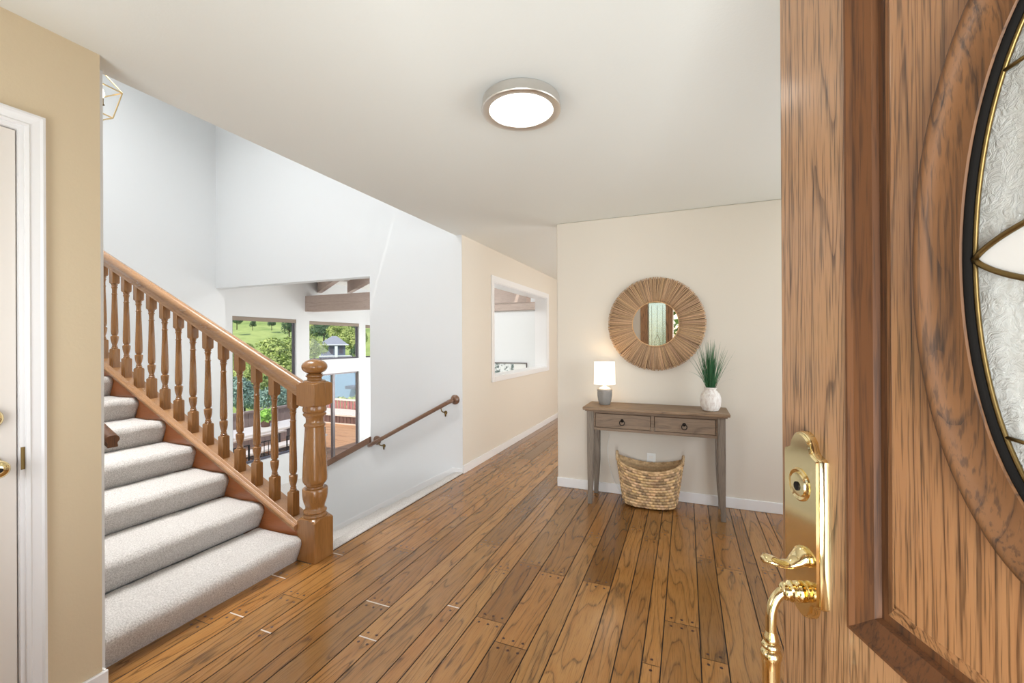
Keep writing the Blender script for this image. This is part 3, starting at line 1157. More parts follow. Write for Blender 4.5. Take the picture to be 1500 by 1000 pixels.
# ------------------------------------------------------------------ ceiling light
cl = thing('ceiling_light', 'round brushed nickel ceiling light glowing over the entry', 'ceiling light', (-0.692, 1.82, H))
b = MB()
b.smooth = True
b.lathe([(0.172, 0.0), (0.176, -0.004), (0.177, -0.040), (0.180, -0.046), (0.178, -0.051), (0.172, -0.053), (0.146, -0.049), (0.142, -0.043)], n=64, caps=False)
b.build('nickel_rim', M['nickel'], cl, smooth_angle=40)
b = MB()
b.smooth = True
b.lathe([(0.144, -0.046), (0.11, -0.0485), (0.06, -0.050), (0.004, -0.051)], n=64, caps=True)
b.build('diffuser', M['lamp_glow'], cl)

# ------------------------------------------------------------------ lantern in the stairwell
ln = thing('pendant_lantern', 'open brass-wire pendant lantern hanging in the stairwell', 'lantern', (-4.98, 2.18, 3.436))
ln.scale = (0.78, 0.78, 0.92)
cg = MB()
A = radians(8)


def sq(h, z, a0=A):
    return [Vector((h * 1.414 * cos(a0 + pi / 4 + k * pi / 2), h * 1.414 * sin(a0 + pi / 4 + k * pi / 2), z)) for k in range(4)]


top_, mid_, bot_ = sq(0.03, 0.455), sq(0.165, 0.27), sq(0.105, 0.0)
for ring in (top_, mid_, bot_):
    for k in range(4):
        cg.tube([ring[k], ring[(k + 1) % 4]], 0.0068, 6)
for k in range(4):
    cg.tube([top_[k], mid_[k]], 0.007, 6)
    cg.tube([mid_[k], bot_[k]], 0.007, 6)
    cg.tube([top_[k], (0, 0, 0.5)], 0.006, 6)
cg.build('cage', M['gold'], ln)
st = MB()
st.smooth = True
st.tube([(0, 0, 0.1), (0, 0, 0.62)], 0.006, 8)
st.tube([(0, 0, 0.62), (0, 0, (ZT - 3.436) / 0.92)], 0.004, 6)
for k in range(3):
    a = k * 2 * pi / 3 + .5
    st.tube([(0, 0, 0.10), (0.04 * cos(a), 0.04 * sin(a), 0.085), (0.07 * cos(a), 0.07 * sin(a), 0.10)], 0.005, 6)
    st.lathe([(0.018, 0.10), (0.02, 0.106), (0.01, 0.108), (0.01, 0.17)], (0.07 * cos(a), 0.07 * sin(a), 0), 10)
st.build('candle_arms', M['brass_old'], ln)
for k in range(3):
    a = k * 2 * pi / 3 + .5
    b = MB()
    b.smooth = True
    b.lathe([(0.009, 0.17), (0.017, 0.19), (0.02, 0.205), (0.015, 0.23), (0.006, 0.255), (0.001, 0.262)], (0.07 * cos(a), 0.07 * sin(a), 0), 12)
    b.build('candle_bulb', M['bulb'], ln)


# ------------------------------------------------------------------ round mirror
mr = thing('mirror', 'round mirror in a wide woven jute frame above the console table', 'mirror', (-0.243, YW - .03, 1.488), radians(-1.9))


def tinted(mb, name, mat, parent, tints, smooth=True):
    o = mb.build(name, mat, parent)
    me = o.data
    ca = me.color_attributes.new('tint', 'FLOAT_COLOR', 'POINT')
    ca.data.foreach_set('color', [c for t_ in tints for c in (t_[0], t_[1], t_[2], 1)])
    return o


def jute_ring():
    b = MB()
    tints = []
    rnd = random.Random(3)
    b.smooth = False
    # backing disc
    n = 96
    v, f = [], []
    for r, y in ((0.19, -0.006), (0.385, -0.004), (0.385, 0.012), (0.19, 0.012)):
        for k in range(n):
            a = 2 * pi * k / n
            v.append((r * cos(a), y, r * sin(a)))
    for i in range(4):
        for k in range(n):
            k2 = (k + 1) % n
            i2 = (i + 1) % 4
            f.append((i * n + k, i * n + k2, i2 * n + k2, i2 * n + k))
    b.add(v, f)
    tints += [(0.35, 0.31, 0.28)] * len(v)
    b.smooth = True
    N = 440
    for k in range(N):
        a = 2 * pi * (k + rnd.uniform(-.3, .3)) / N
        a2 = a + rnd.uniform(-.012, .012)
        g = rnd.choice([0.68, 0.85, 0.95, 1.0, 1.1, 1.2])
        r1 = 0.395 + rnd.uniform(-0.004, 0.003)
        y0 = -0.012 - rnd.uniform(0, .006)
        o = len(b.v)
        P_ = []
        for i in range(7):
            q = i / 6
            r = 0.186 + (r1 - 0.186) * q
            aa = a + (a2 - a) * q
            P_.append((r * cos(aa), y0 - 0.012 * sin(pi * min(1, q * 1.15)) + rnd.uniform(-.0015, .0015), r * sin(aa)))
        b.tube(P_, [0.0015 + 0.0014 * i / 6 for i in range(7)], 5)
        tints += [(g, g * rnd.uniform(.95, 1.02), g * rnd.uniform(.88, 1.02))] * (len(b.v) - o)
    # inner rope rim
    o = len(b.v)
    b.tube([(0.188 * cos(2 * pi * k / 64), -0.016, 0.188 * sin(2 * pi * k / 64)) for k in range(65)], 0.004, 6)
    tints += [(1.25, 1.18, 1.0)] * (len(b.v) - o)
    return b, tints


b, tn = jute_ring()
tinted(b, 'jute_frame', M['strand'], mr, tn)
MB().lathe([(0.189, -0.010), (0.189, -0.002)], n=64, axis=1).build('mirror_glass', M['mirror'], mr)

# ------------------------------------------------------------------ console table
ct = thing('console_table', 'weathered grey wooden console table with two drawers', 'console table', (-0.25, 3.66, 0))
x0, x1 = -0.515, 0.515      # outer faces of the legs
yf, yr = -0.155, 0.165
ZTOP = 0.806
tp = MB().box(-0.545, 0.545, yf - .03, yr + .012, ZTOP - .024, ZTOP)
tp.build('table_top', M['table_top'], ct, bevel=0.005)
MB().box(-0.528, 0.528, yf - .014, yr + .004, ZTOP - .036, ZTOP - .024).build('top_moulding', M['grey_wood'], ct, bevel=0.003)
zb, za = 0.615, ZTOP - .036
ap = MB()
ap.box(x0 + .05, x1 - .05, yf + .012, yf + .03, zb, zb + .022).box(x0 + .05, x1 - .05, yf + .012, yf + .03, za - .014, za)
ap.box(-0.013, 0.013, yf + .012, yf + .03, zb + .022, za - .014)
ap.box(x0 + .05, x0 + .065, yf + .012, yf + .03, zb + .022, za - .014).box(x1 - .065, x1 - .05, yf + .012, yf + .03, zb + .022, za - .014)
ap.box(x0 + .02, x0 + .035, yf + .05, yr - .05, zb, za).box(x1 - .035, x1 - .02, yf + .05, yr - .05, zb, za)
ap.box(x0 + .05, x1 - .05, yr - .03, yr - .012, zb, za)
ap.build('apron', M['grey_wood'], ct, bevel=0.002)
for a, c in ((x0 + .069, -0.017), (0.017, x1 - .069)):
    dr = MB().box(a, c, yf + .009, yf + .024, zb + .026, za - .018).build('drawer', M['grey_wood'], ct, bevel=0.003)
    mx_ = (a + c) / 2
    zk = (zb + za) / 2 + .012
    rg = MB()
    rg.smooth = True
    rg.lathe([(0.013, yf + .009), (0.013, yf + .005), (0.006, yf + .001), (0.006, yf - .004)], (mx_, 0, zk), 14, 1)
    rg.tube([(mx_ + 0.019 * sin(2 * pi * k / 24), yf - .001 - 0.004 * (1 - cos(2 * pi * k / 24)), zk - 0.017 + 0.019 * cos(2 * pi * k / 24)) for k in range(25)], 0.0035, 8)
    rg.build('ring_pull', M['iron'], dr)


def leg(xo, s, y0, y1):
    """square leg, straight outside, tapering and kicking out towards the foot on the inside"""
    b = MB()
    rows = [(0.0, 0.0, 0.033), (0.06, 0.0005, 0.034), (0.16, 0.002, 0.041), (0.30, 0.001, 0.050), (0.45, 0.0, 0.052), (0.62, 0, 0.054), (za, 0, 0.054)]
    v, f = [], []
    yc = (y0 + y1) / 2
    for z, o_, w in rows:
        a, c = xo + s * o_, xo + s * (o_ + w)
        if s < 0: a, c = c, a
        hy = w / 2 + .0
        v += [(a, yc - hy, z), (c, yc - hy, z), (c, yc + hy, z), (a, yc + hy, z)]
    for i in range(len(rows) - 1):
        for k in range(4):
            k2 = (k + 1) % 4
            f.append((i * 4 + k, i * 4 + k2, i * 4 + 4 + k2, i * 4 + 4 + k))
    f += [(3, 2, 1, 0), tuple(len(v) - 4 + k for k in range(4))]
    b.add(v, f)
    return b


for xo, s in ((x0, 1), (x1, -1)):
    for y0, y1 in ((yf, yf + .054), (yr - .054, yr)):
        leg(xo, s, y0, y1).build('leg', M['grey_wood_z'], ct, bevel=0.003)

# ------------------------------------------------------------------ table lamp
tl = thing('table_lamp', 'small lit table lamp with white drum shade and grey ceramic base', 'table lamp', (-0.648, 3.675, ZTOP))
b = MB()
b.smooth = True
b.lathe([(0.043, 0.0), (0.047, 0.006), (0.056, 0.04), (0.0615, 0.075), (0.0625, 0.105), (0.061, 0.107), (0.061, 0.112), (0.0635, 0.115), (0.0635, 0.126), (0.061, 0.131), (0.05, 0.132)], n=40)
b.build('lamp_base', M['grey_ceramic'], tl, smooth_angle=35)
b = MB()
b.smooth = True
b.lathe([(0.052, 0.131), (0.044, 0.140), (0.028, 0.15), (0.014, 0.156), (0.012, 0.25)], n=28)
b.build('lamp_neck', M['white_ceramic'], tl)
b = MB()
b.smooth = True
b.lathe([(0.090, 0.172), (0.087, 0.362), (0.085, 0.362), (0.088, 0.172)], n=56, caps=False)
v0 = len(b.v)
b.f.append  # closed ring below
b.add([], [])
n = 56
for k in range(n):
    k2 = (k + 1) % n
    b.f.append((3 * n + k, 3 * n + k2, k2, k)); b.mi.append(0); b.sm.append(False)
b.build('lamp_shade', M['shade'], tl, smooth_angle=40)
b = MB()
b.smooth = True
b.lathe([(0.012, 0.25), (0.025, 0.27), (0.03, 0.295), (0.022, 0.32), (0.003, 0.33)], n=20)
b.build('bulb', emission('warm_bulb', (255, 220, 165), 14.0), tl)
b = MB()
b.smooth = True
cpts = [(0.02, 0.05, 0.004), (0.03, 0.155, 0.003), (0.03, 0.183, -0.02), (0.015, 0.178, -0.25), (-0.005, 0.168, -0.42), (0.012, 0.166, -0.58), (0.06, 0.162, -0.72), (0.12, 0.15, -0.79), (0.2, 0.155, -0.8), (0.33, 0.158, -0.7), (0.375, 0.165, -0.51)]


def smooth_path(p, n=6):
    p = [Vector(q) for q in p]
    out = []
    for i in range(len(p) - 1):
        a, b_, c, d = p[max(i - 1, 0)], p[i], p[i + 1], p[min(i + 2, len(p) - 1)]
        for k in range(n):
            t_ = k / n
            out.append(0.5 * ((2 * b_) + (c - a) * t_ + (2 * a - 5 * b_ + 4 * c - d) * t_ ** 2 + (3 * b_ - a - 3 * c + d) * t_ ** 3))
    out.append(p[-1])
    return out


b.tube(smooth_path(cpts), 0.0022, 6)
b.build('cord', M['plastic'], tl)

# ------------------------------------------------------------------ vase of grass
vs = thing('potted_grass', 'green ornamental grass in a round whitewashed vase', 'potted plant', (0.17, 3.625, ZTOP))
b = MB()
b.smooth = True
vp = [(0.05, 0.0), (0.056, 0.004), (0.068, 0.03), (0.0745, 0.065), (0.074, 0.10), (0.065, 0.13), (0.048, 0.15), (0.040, 0.157), (0.039, 0.165), (0.045, 0.172), (0.046, 0.178), (0.041, 0.180), (0.036, 0.172), (0.036, 0.15)]
n = 64
v, f = [], []
pp = []
for i in range(len(vp) - 1):
    for k in range(5):
        t_ = k / 5
        pp.append((vp[i][0] + (vp[i + 1][0] - vp[i][0]) * t_, vp[i][1] + (vp[i + 1][1] - vp[i][1]) * t_))
pp.append(vp[-1])
for r, z in pp:
    for k in range(n):
        a = 2 * pi * k / n
        w = 0
        if 0.035 < z < 0.12 and r > 0.055:
            w = 0.0012 * sin(a * 32) * sin(z * 900)
        v.append(((r + w) * cos(a), (r + w) * sin(a), z))
for i in range(len(pp) - 1):
    for k in range(n):
        k2 = (k + 1) % n
        f.append((i * n + k, i * n + k2, (i + 1) * n + k2, (i + 1) * n + k))
f.append(tuple(range(n - 1, -1, -1)))
b.add(v, f)
b.build('vase', M['vase'], vs)
gb = MB()
gb.smooth = True
rnd = random.Random(21)
for k in range(210):
    a = rnd.uniform(0, 2 * pi)
    lean = abs(rnd.gauss(0, 0.26))
    if k > 196: lean = rnd.uniform(0.45, 0.75)
    L = rnd.uniform(0.24, 0.43) * (1 - 0.18 * lean)
    r0 = rnd.uniform(0, 0.026)
    droop = rnd.uniform(0.0, 0.5) * lean
    w = rnd.uniform(0.0016, 0.0034)
    a_w = rnd.uniform(0, pi)
    pts_l, pts_r = [], []
    prev = None
    pos = Vector((r0 * cos(a), r0 * sin(a), 0.14))
    ang = lean * 0.55
    seg = 8
    for i in range(seg + 1):
        t_ = i / seg
        ww = w * (1 - t_ ** 1.7) + 0.0002
        d = Vector((sin(ang) * cos(a), sin(ang) * sin(a), cos(ang)))
        sd = Vector((cos(a_w), sin(a_w), 0))
        pts_l.append(pos - sd * ww)
        pts_r.append(pos + sd * ww)
        if pos.y > 0.19: pos.y = 0.19
        pos = pos + d * (L / seg)
        ang += droop / seg * (1 + t_)
        if k > 203: ang += 0.16
    vv = pts_l + pts_r
    ff = [(i, i + 1, i + seg + 2, i + seg + 1) for i in range(seg)]
    gb.add(vv, ff)
gb.build('grass_blades', M['grass_blade'], vs, kind='stuff')


# ------------------------------------------------------------------ seagrass basket
bs = thing('basket', 'woven seagrass basket with two looped handles under the console table', 'basket', (-0.285, 3.655, 0), radians(2))


def basket():
    b = MB()
    tints = []
    rnd = random.Random(8)
    NR, NU = 13, 40        # rows, strands round
    SV, SU = 6, 6
    nv, nu = NR * SV, NU * SU

    def rim(a):            # height of the rim: high at the handles
        return 0.305 + 0.075 * abs(cos(a)) ** 2.2

    def surf(a, q, inset=0.0):
        rx = 0.195 + 0.055 * q ** 0.9 - inset
        ry = 0.105 + 0.035 * q - inset
        e = 1.0
        if q < 0.14:
            e = 0.86 + 0.14 * sqrt(max(0, 1 - (1 - q / 0.14) ** 2))
        # superellipse for a boxier plan
        c, s_ = cos(a), sin(a)
        p_ = 2.6
        k = (abs(c) ** p_ + abs(s_) ** p_) ** (-1 / p_)
        return Vector((rx * e * k * c, ry * e * k * s_, 0.008 + (rim(a) - 0.008) * q))
    col = {}
    v, f = [], []
    for j in range(nv + 1):
        q = j / nv
        for i in range(nu):
            a = 2 * pi * i / nu
            row = min(j // SV, NR - 1)
            fr_v = (j / SV) % 1.0
            ph = (i / SU + (0.5 if row % 2 else 0)) % 1.0
            st_ = int(i / SU + (0.5 if row % 2 else 0)) % NU
            # braided bump: slanted leaf shapes
            sl_ = (ph + 0.35 * fr_v) % 1.0
            h = sin(pi * fr_v) ** 0.6 * (0.35 + 0.65 * sin(pi * sl_) ** 0.8)
            key = (row, st_)
            if key not in col:
                g = rnd.choice([0.55, 0.8, 1.0, 1.1, 1.25])
                col[key] = (g, g * rnd.uniform(.93, 1.0), g * rnd.uniform(.8, 1.0))
            p = surf(a, q)
            nrm = Vector((cos(a) / 0.25, sin(a) / 0.14, 0)).normalized()
            p = p + nrm * (0.015 * h)
            v.append(p)
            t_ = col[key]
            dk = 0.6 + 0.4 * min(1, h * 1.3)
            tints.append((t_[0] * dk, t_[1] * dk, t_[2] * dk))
    for j in range(nv):
        for i in range(nu):
            i2 = (i + 1) % nu
            f.append((j * nu + i, j * nu + i2, (j + 1) * nu + i2, (j + 1) * nu + i))
    # inside wall and floor
    base = len(v)
    nin = 20
    for j in range(nin + 1):
        q = 1 - j / nin * 0.97
        for i in range(nu):
            a = 2 * pi * i / nu
            w = 0.003 * sin(j * 2.4) * (1 if (i // SU) % 2 else -1)
            v.append(surf(a, q, 0.010 + w))
            g = 0.85 + 0.15 * sin(j * 2.4)
            tints.append((g, g * .96, g * .88))
    for j in range(nin):
        for i in range(nu):
            i2 = (i + 1) % nu
            f.append((base + j * nu + i2, base + j * nu + i, base + (j + 1) * nu + i, base + (j + 1) * nu + i2))
    for i in range(nu):
        i2 = (i + 1) % nu
        f.append((nv * nu + i, nv * nu + i2, base + i2, base + i))
    f.append(tuple(base + nin * nu + i for i in range(nu)))
    f.append(tuple(range(nu - 1, -1, -1)))
    b.smooth = True
    b.add(v, f)
    return b, tints, rim, surf


b, tn, rim, surf = basket()
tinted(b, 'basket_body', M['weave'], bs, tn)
for s in (0, pi):
    b = MB()
    b.smooth = True
    tn = []
    P_ = []
    for k in range(21):
        q = k / 20
        a = s + (q - .5) * 0.62
        p = surf(a, 1.0)
        p = p + Vector((cos(s) * 0.008, 0, sin(pi * q) ** 0.7 * 0.055 - .012))
        P_.append(p)
    b.tube(P_, [0.009 + 0.002 * (k % 2) for k in range(21)], 8)
    tn = [(0.9 if i % 3 else .7,) * 3 for i in range(len(b.v))]
    tinted(b, 'handle', M['weave'], bs, tn)
# rolled rim
b = MB()
b.smooth = True
P_ = [surf(2 * pi * k / 104, 1.0) + Vector((0, 0, 0.002)) for k in range(105)]
b.tube(P_, [0.010 + 0.003 * (k % 2) for k in range(105)], 8)
tinted(b, 'rim', M['weave'], bs, [((1.0, .96, .9) if (i // 24) % 2 else (.72, .66, .56)) for i in range(len(b.v))])

# ------------------------------------------------------------------ wall outlet
ol = thing('wall_outlet', 'white power outlet on the wall behind the basket', 'outlet', (-0.285, YW, 0.325))
MB().box(-.036, .036, -.006, 0, -.058, .058).build('cover_plate', M['plastic'], ol, bevel=0.003)
for z in (-.022, .022):
    MB().box(-.017, .017, -.0085, -.005, z - .014, z + .014).build('socket', M['white_ceramic'], ol, bevel=0.002)
MB().box(.075, .1, -.03, -.005, -.012, .02).build('plug', M['plastic'], ol) if False else None

# ------------------------------------------------------------------ open front door
DE = Vector((0.165, 0.9314, 0))
d1 = thing('door_1', 'open oak front door with an oval leaded glass panel', 'door', DE, radians(-90 + 18.5), None, 'structure')
# local x: from the latch edge to the hinges, local y: away from the camera side, local z: up
DWID, DTH, DTOP = 0.914, 0.044, 2.03
RX0, RX1, RZ0, RZ1 = 0.172, 0.742, 0.922, 1.94     # recess of the upper panel
OCX, OCZ = 0.457, 1.428
f_ = MB()
f_.box(0, RX0, 0, DTH, 0.006, DTOP).box(RX1, DWID, 0, DTH, 0.006, DTOP)
f_.box(RX0, RX1, 0, DTH, RZ1, DTOP).box(RX0, RX1, 0, DTH, 0.70, RZ0).box(RX0, RX1, 0, DTH, 0.006, 0.2)
f_.build('stiles_and_rails', M['oak_door'], d1, bevel=0.0015)
# moulding of the recess: slopes in to a deep groove
mo = MB()


def frame_rings(rings, mb):
    """nested rectangles (x0,x1,z0,z1,y) joined ring to ring"""
    v, f = [], []
    for (a, b_, c, d, y) in rings:
        v += [(a, y, c), (b_, y, c), (b_, y, d), (a, y, d)]
    for i in range(len(rings) - 1):
        for k in range(4):
            k2 = (k + 1) % 4
            f.append((i * 4 + k, i * 4 + k2, i * 4 + 4 + k2, i * 4 + 4 + k))
    mb.add(v, f)


def inset(d, y):
    return (RX0 + d, RX1 - d, RZ0 + d, RZ1 - d, y)


frame_rings([inset(-.001, 0.0005), inset(0.0, -0.0035), inset(0.004, -0.0035), inset(0.010, 0.001), inset(0.034, 0.010), inset(0.038, 0.017), inset(0.052, 0.017)], mo)
mo.build('recess_moulding', M['oak_groove'], d1)
# raised field with an elliptical hole
NE = 96


def ell(a, b_, k):
    t_ = 2 * pi * k / NE
    return OCX + a * cos(t_), OCZ + b_ * sin(t_)


def rect_ring(d, k):
    """point on the inset rectangle met by ray k"""
    t_ = 2 * pi * k / NE
    x0, x1, z0, z1, _ = inset(d, 0)
    c, s_ = cos(t_), sin(t_)
    # ray from the oval's centre scaled so that corners are reached
    q = 1e9
    if c > 1e-9: q = min(q, (x1 - OCX) / c)
    if c < -1e-9: q = min(q, (x0 - OCX) / c)
    if s_ > 1e-9: q = min(q, (z1 - OCZ) / s_)
    if s_ < -1e-9: q = min(q, (z0 - OCZ) / s_)
    return OCX + c * q, OCZ + s_ * q


fl = MB()
angs = []
v, f = [], []
rows = 5
for r in range(rows):
    for k in range(NE):
        e = ell(0.150, 0.312, k)
        q = rect_ring(0.0745, k)
        t_ = r / (rows - 1)
        v.append((q[0] + (e[0] - q[0]) * t_, 0.004, q[1] + (e[1] - q[1]) * t_))
for r in range(rows - 1):
    for k in range(NE):
        k2 = (k + 1) % NE
        f.append((r * NE + k, r * NE + k2, (r + 1) * NE + k2, (r + 1) * NE + k))
fl.add(v, f)
# straight outer border: fill the corners with an exact rectangle behind, and the bevel around
frame_rings([inset(0.049, 0.017), inset(0.052, 0.0155), inset(0.060, 0.013), inset(0.0715, 0.0085), inset(0.0725, 0.0042), inset(0.0745, 0.004)], fl)
x0, x1, z0, z1, _ = inset(0.0745, 0)
for (cx, cz) in ((x0, z0), (x1, z0), (x1, z1), (x0, z1)):
    # corner triangles between the ray ring and the true corner
    best = sorted(range(NE), key=lambda k: (rect_ring(0.0745, k)[0] - cx) ** 2 + (rect_ring(0.0745, k)[1] - cz) ** 2)[:2]
    for k in best:
        for dk in (1, -1):
            p, q = rect_ring(0.0745, k), rect_ring(0.0745, k + dk)
            if abs(p[0] - q[0]) > 1e-4 and abs(p[1] - q[1]) > 1e-4:
                fl.add([(p[0], 0.004, p[1]), (q[0], 0.004, q[1]), (cx, 0.004, cz)], [(0, 1, 2)])
fl.build('raised_panel', M['oak_panel'], d1)
# oval frame around the glass
ov = MB()
ov.smooth = True
oprof = [(0.162, 0.324, 0.004), (0.1635, 0.3255, -0.006), (0.161, 0.323, -0.012), (0.157, 0.319, -0.0135), (0.153, 0.315, -0.012), (0.150, 0.312, -0.007), (0.142, 0.303, -0.001), (0.131, 0.292, 0.003), (0.1215, 0.2825, 0.004), (0.1195, 0.2805, 0.009), (0.118, 0.279, 0.013)]
v, f = [], []
for a, b_, y in oprof:
    for k in range(NE):
        x, z = ell(a, b_, k)
        v.append((x, y, z))
for i in range(len(oprof) - 1):
    for k in range(NE):
        k2 = (k + 1) % NE
        f.append((i * NE + k, i * NE + k2, (i + 1) * NE + k2, (i + 1) * NE + k))
ov.add(v, f)
ov.build('oval_frame', M['oak_oval'], d1, smooth_angle=60)
gk = MB()
gk.smooth = True
oprof = [(0.120, 0.281, 0.006), (0.1175, 0.2785, 0.0055), (0.1155, 0.276, 0.009), (0.114, 0.2745, 0.014)]
v, f = [], []
for a, b_, y in oprof:
    for k in range(NE):
        x, z = ell(a, b_, k)
        v.append((x, y, z))
for i in range(len(oprof) - 1):
    for k in range(NE):
        k2 = (k + 1) % NE
        f.append((i * NE + k, i * NE + k2, (i + 1) * NE + k2, (i + 1) * NE + k))
gk.add(v, f)
gk.build('glazing_seal', M['dark'], d1)
gl = MB()
v = [(OCX, 0.014, OCZ)] + [(ell(0.116, 0.276, k)[0], 0.014, ell(0.116, 0.276, k)[1]) for k in range(NE)]
v += [(p[0], 0.022, p[2]) for p in v]
f = [(0, 1 + k, 1 + (k + 1) % NE) for k in range(NE)] + [(NE + 1, NE + 2 + (k + 1) % NE, NE + 2 + k) for k in range(NE)]
f += [(1 + k, NE + 2 + k, NE + 2 + (k + 1) % NE, 1 + (k + 1) % NE) for k in range(NE)]
gl.add(v, f)
glass = gl.build('oval_glass', M['frosted'], d1)
# brass caming
cm = MB()
cm.smooth = True
yc = 0.0125
cm.tube([(ell(0.113, 0.2735, k)[0], yc, ell(0.113, 0.2735, k)[1]) for k in range(NE + 1)], 0.0022, 8)


def leaf_z(x):
    q = (x - OCX) / 0.113
    return 0.037 * max(0, 1 - q * q) ** 0.8


for s in (1, -1):
    cm.tube([(OCX - 0.113 + 0.226 * i / 40, yc - .001, OCZ + s * leaf_z(OCX - 0.113 + 0.226 * i / 40)) for i in range(41)], 0.0030, 8)
for s in (1, -1):
    for xx in (0.3985, 0.5155):
        zt = 0.2735 * sqrt(1 - ((xx - OCX) / 0.113) ** 2)
        cm.tube([(xx, yc, OCZ + s * (leaf_z(xx) + .001)), (xx + (0.006 if xx < OCX else -.006), yc, OCZ + s * zt * .99)], 0.0026, 8)
    for xs in (-1, 1):
        za_ = OCZ + s * 0.183
        xe = 0.113 * sqrt(1 - (0.183 / 0.2735) ** 2)
        cm.tube([(OCX + xs * xe, yc, za_), (OCX + xs * 0.055, yc, za_ + s * .003)], 0.0020, 8)
cm.build('brass_came', M['brass_old'], glass)
lf = MB()
n = 40
v = [(OCX - 0.111 + 0.222 * i / n, 0.0128, OCZ + leaf_z(OCX - 0.111 + 0.222 * i / n) - .001) for i in range(n + 1)]
v += [(p[0], 0.0128, 2 * OCZ - p[2]) for p in v]
f = [(i, i + 1, n + 2 + i, n + 1 + i) for i in range(n)]
lf.add(v, f)
lf.build('milky_leaf', M['milky'], glass)
# lower panel of the door
lp = MB()
frame_rings([(RX0, RX1, 0.2, 0.70, 0.0), (RX0 + .034, RX1 - .034, 0.234, 0.666, 0.012), (RX0 + .05, RX1 - .05, 0.25, 0.65, 0.016), (RX0 + .08, RX1 - .08, 0.28, 0.62, 0.004)], lp)
lp.box(RX0 + .08, RX1 - .08, 0.004, 0.03, 0.28, 0.62)
lp.build('lower_panel', M['oak_panel'], d1)
bk = MB().box(RX0 - .002, RX1 + .002, 0.028, DTH - .002, 0.2, 0.70)
# back of the upper panel, with the oval left open
v, f = [], []
for y in (0.030, 0.042):
    for r in (0, 1):
        for k in range(NE):
            p = rect_ring(-0.002, k) if r == 0 else ell(0.120, 0.281, k)
            v.append((p[0], y, p[1]))
for q in (0, 2):
    for k in range(NE):
        k2 = (k + 1) % NE
        f.append((q * NE + k, q * NE + k2, (q + 1) * NE + k2, (q + 1) * NE + k))
bk.add(v, f)
bk.build('inner_panel', M['oak_panel'], d1)

# handle set
hs = thing('handleset', None, None)
hs.parent = d1
del_keys = [k for k in hs.keys()]
hc = 0.0785


def plate_outline(w, z0, z1, sh):
    """arched top and bottom escutcheon outline, half width w"""
    pts = []
    R_ = w * 0.57
    # top: shoulders then a round dome
    dome = []
    for i in range(13):
        a = pi * i / 12
        dome.append((R_ * cos(a), z1 - R_ * 0.95 + R_ * 0.95 * sin(a)))
    right = [(w, z1 - sh - .002), (w * 0.95, z1 - sh + .001), (w * 0.82, z1 - sh + .003), (w * 0.68, z1 - sh + .006), (w * 0.60, z1 - sh + .0095)]
    top = right + dome[1:-1] + [(-x, z) for x, z in reversed(right)]
    bot = [(-x, z0 + (z1 - z)) for x, z in reversed(top)]
    bot = [(x, z0 + (z1 - z)) for x, z in top]
    return top + list(reversed(bot))


def plate(mb, cx, rows):
    """stack of outlines (scale inset, y)"""
    v, f = [], []
    k = None
    for w, z0, z1, sh, y in rows:
        o_ = plate_outline(w, z0, z1, sh)
        k = len(o_)
        v += [(cx + x, y, z) for x, z in o_]
    for i in range(len(rows) - 1):
        for j in range(k):
            j2 = (j + 1) % k
            f.append((i * k + j, i * k + j2, (i + 1) * k + j2, (i + 1) * k + j))
    f.append(tuple((len(rows) - 1) * k + j for j in range(k)))
    mb.add(v, f)


pl = MB()
Z0, Z1 = 0.878, 1.190
plate(pl, hc, [(0.050, Z0, Z1, 0.038, 0.0), (0.050, Z0, Z1, 0.038, -0.008), (0.048, Z0 + .002, Z1 - .002, 0.037, -0.012), (0.0455, Z0 + .004, Z1 - .004, 0.036, -0.012), (0.043, Z0 + .006, Z1 - .006, 0.035, -0.015)])
pl.build('escutcheon', M['brass'], hs, smooth_angle=35)
ky = MB()
ky.smooth = True
ky.lathe([(0.0275, -0.014), (0.0275, -0.0165), (0.025, -0.0185), (0.0215, -0.017), (0.020, -0.0165), (0.019, -0.0185), (0.010, -0.019)], (hc, 0, 1.100), 32, 1)
kc_ = ky.build('lock_cylinder', M['brass'], hs, smooth_angle=40)
MB().lathe([(0.0075, -0.0188), (0.0075, -0.0205), (0.002, -0.0207)], (hc, 0, 1.097), 16, 1).build('keyway', M['iron'], hs)
# thumb latch
tb = MB()
tb.smooth = True
TPn = [(-0.012, 0.984, 0.020, 0.017), (-0.022, 0.983, 0.019, 0.015), (-0.030, 0.976, 0.015, 0.011), (-0.038, 0.970, 0.011, 0.007), (-0.050, 0.970, 0.013, 0.005), (-0.062, 0.975, 0.017, 0.006), (-0.074, 0.978, 0.016, 0.006), (-0.081, 0.976, 0.008, 0.004)]
v, f = [], []
n = 14
for y, z, rx, rz in TPn:
    for k in range(n):
        a = 2 * pi * k / n
        v.append((hc + 0.010 + rx * cos(a), y, z + rz * sin(a)))
for i in range(len(TPn) - 1):
    for k in range(n):
        k2 = (k + 1) % n
        f.append((i * n + k, i * n + k2, (i + 1) * n + k2, (i + 1) * n + k))
f += [tuple(range(n)), tuple((len(TPn) - 1) * n + k for k in range(n))]
tb.add(v, f)
tb.build('thumb_latch', M['brass'], hs)
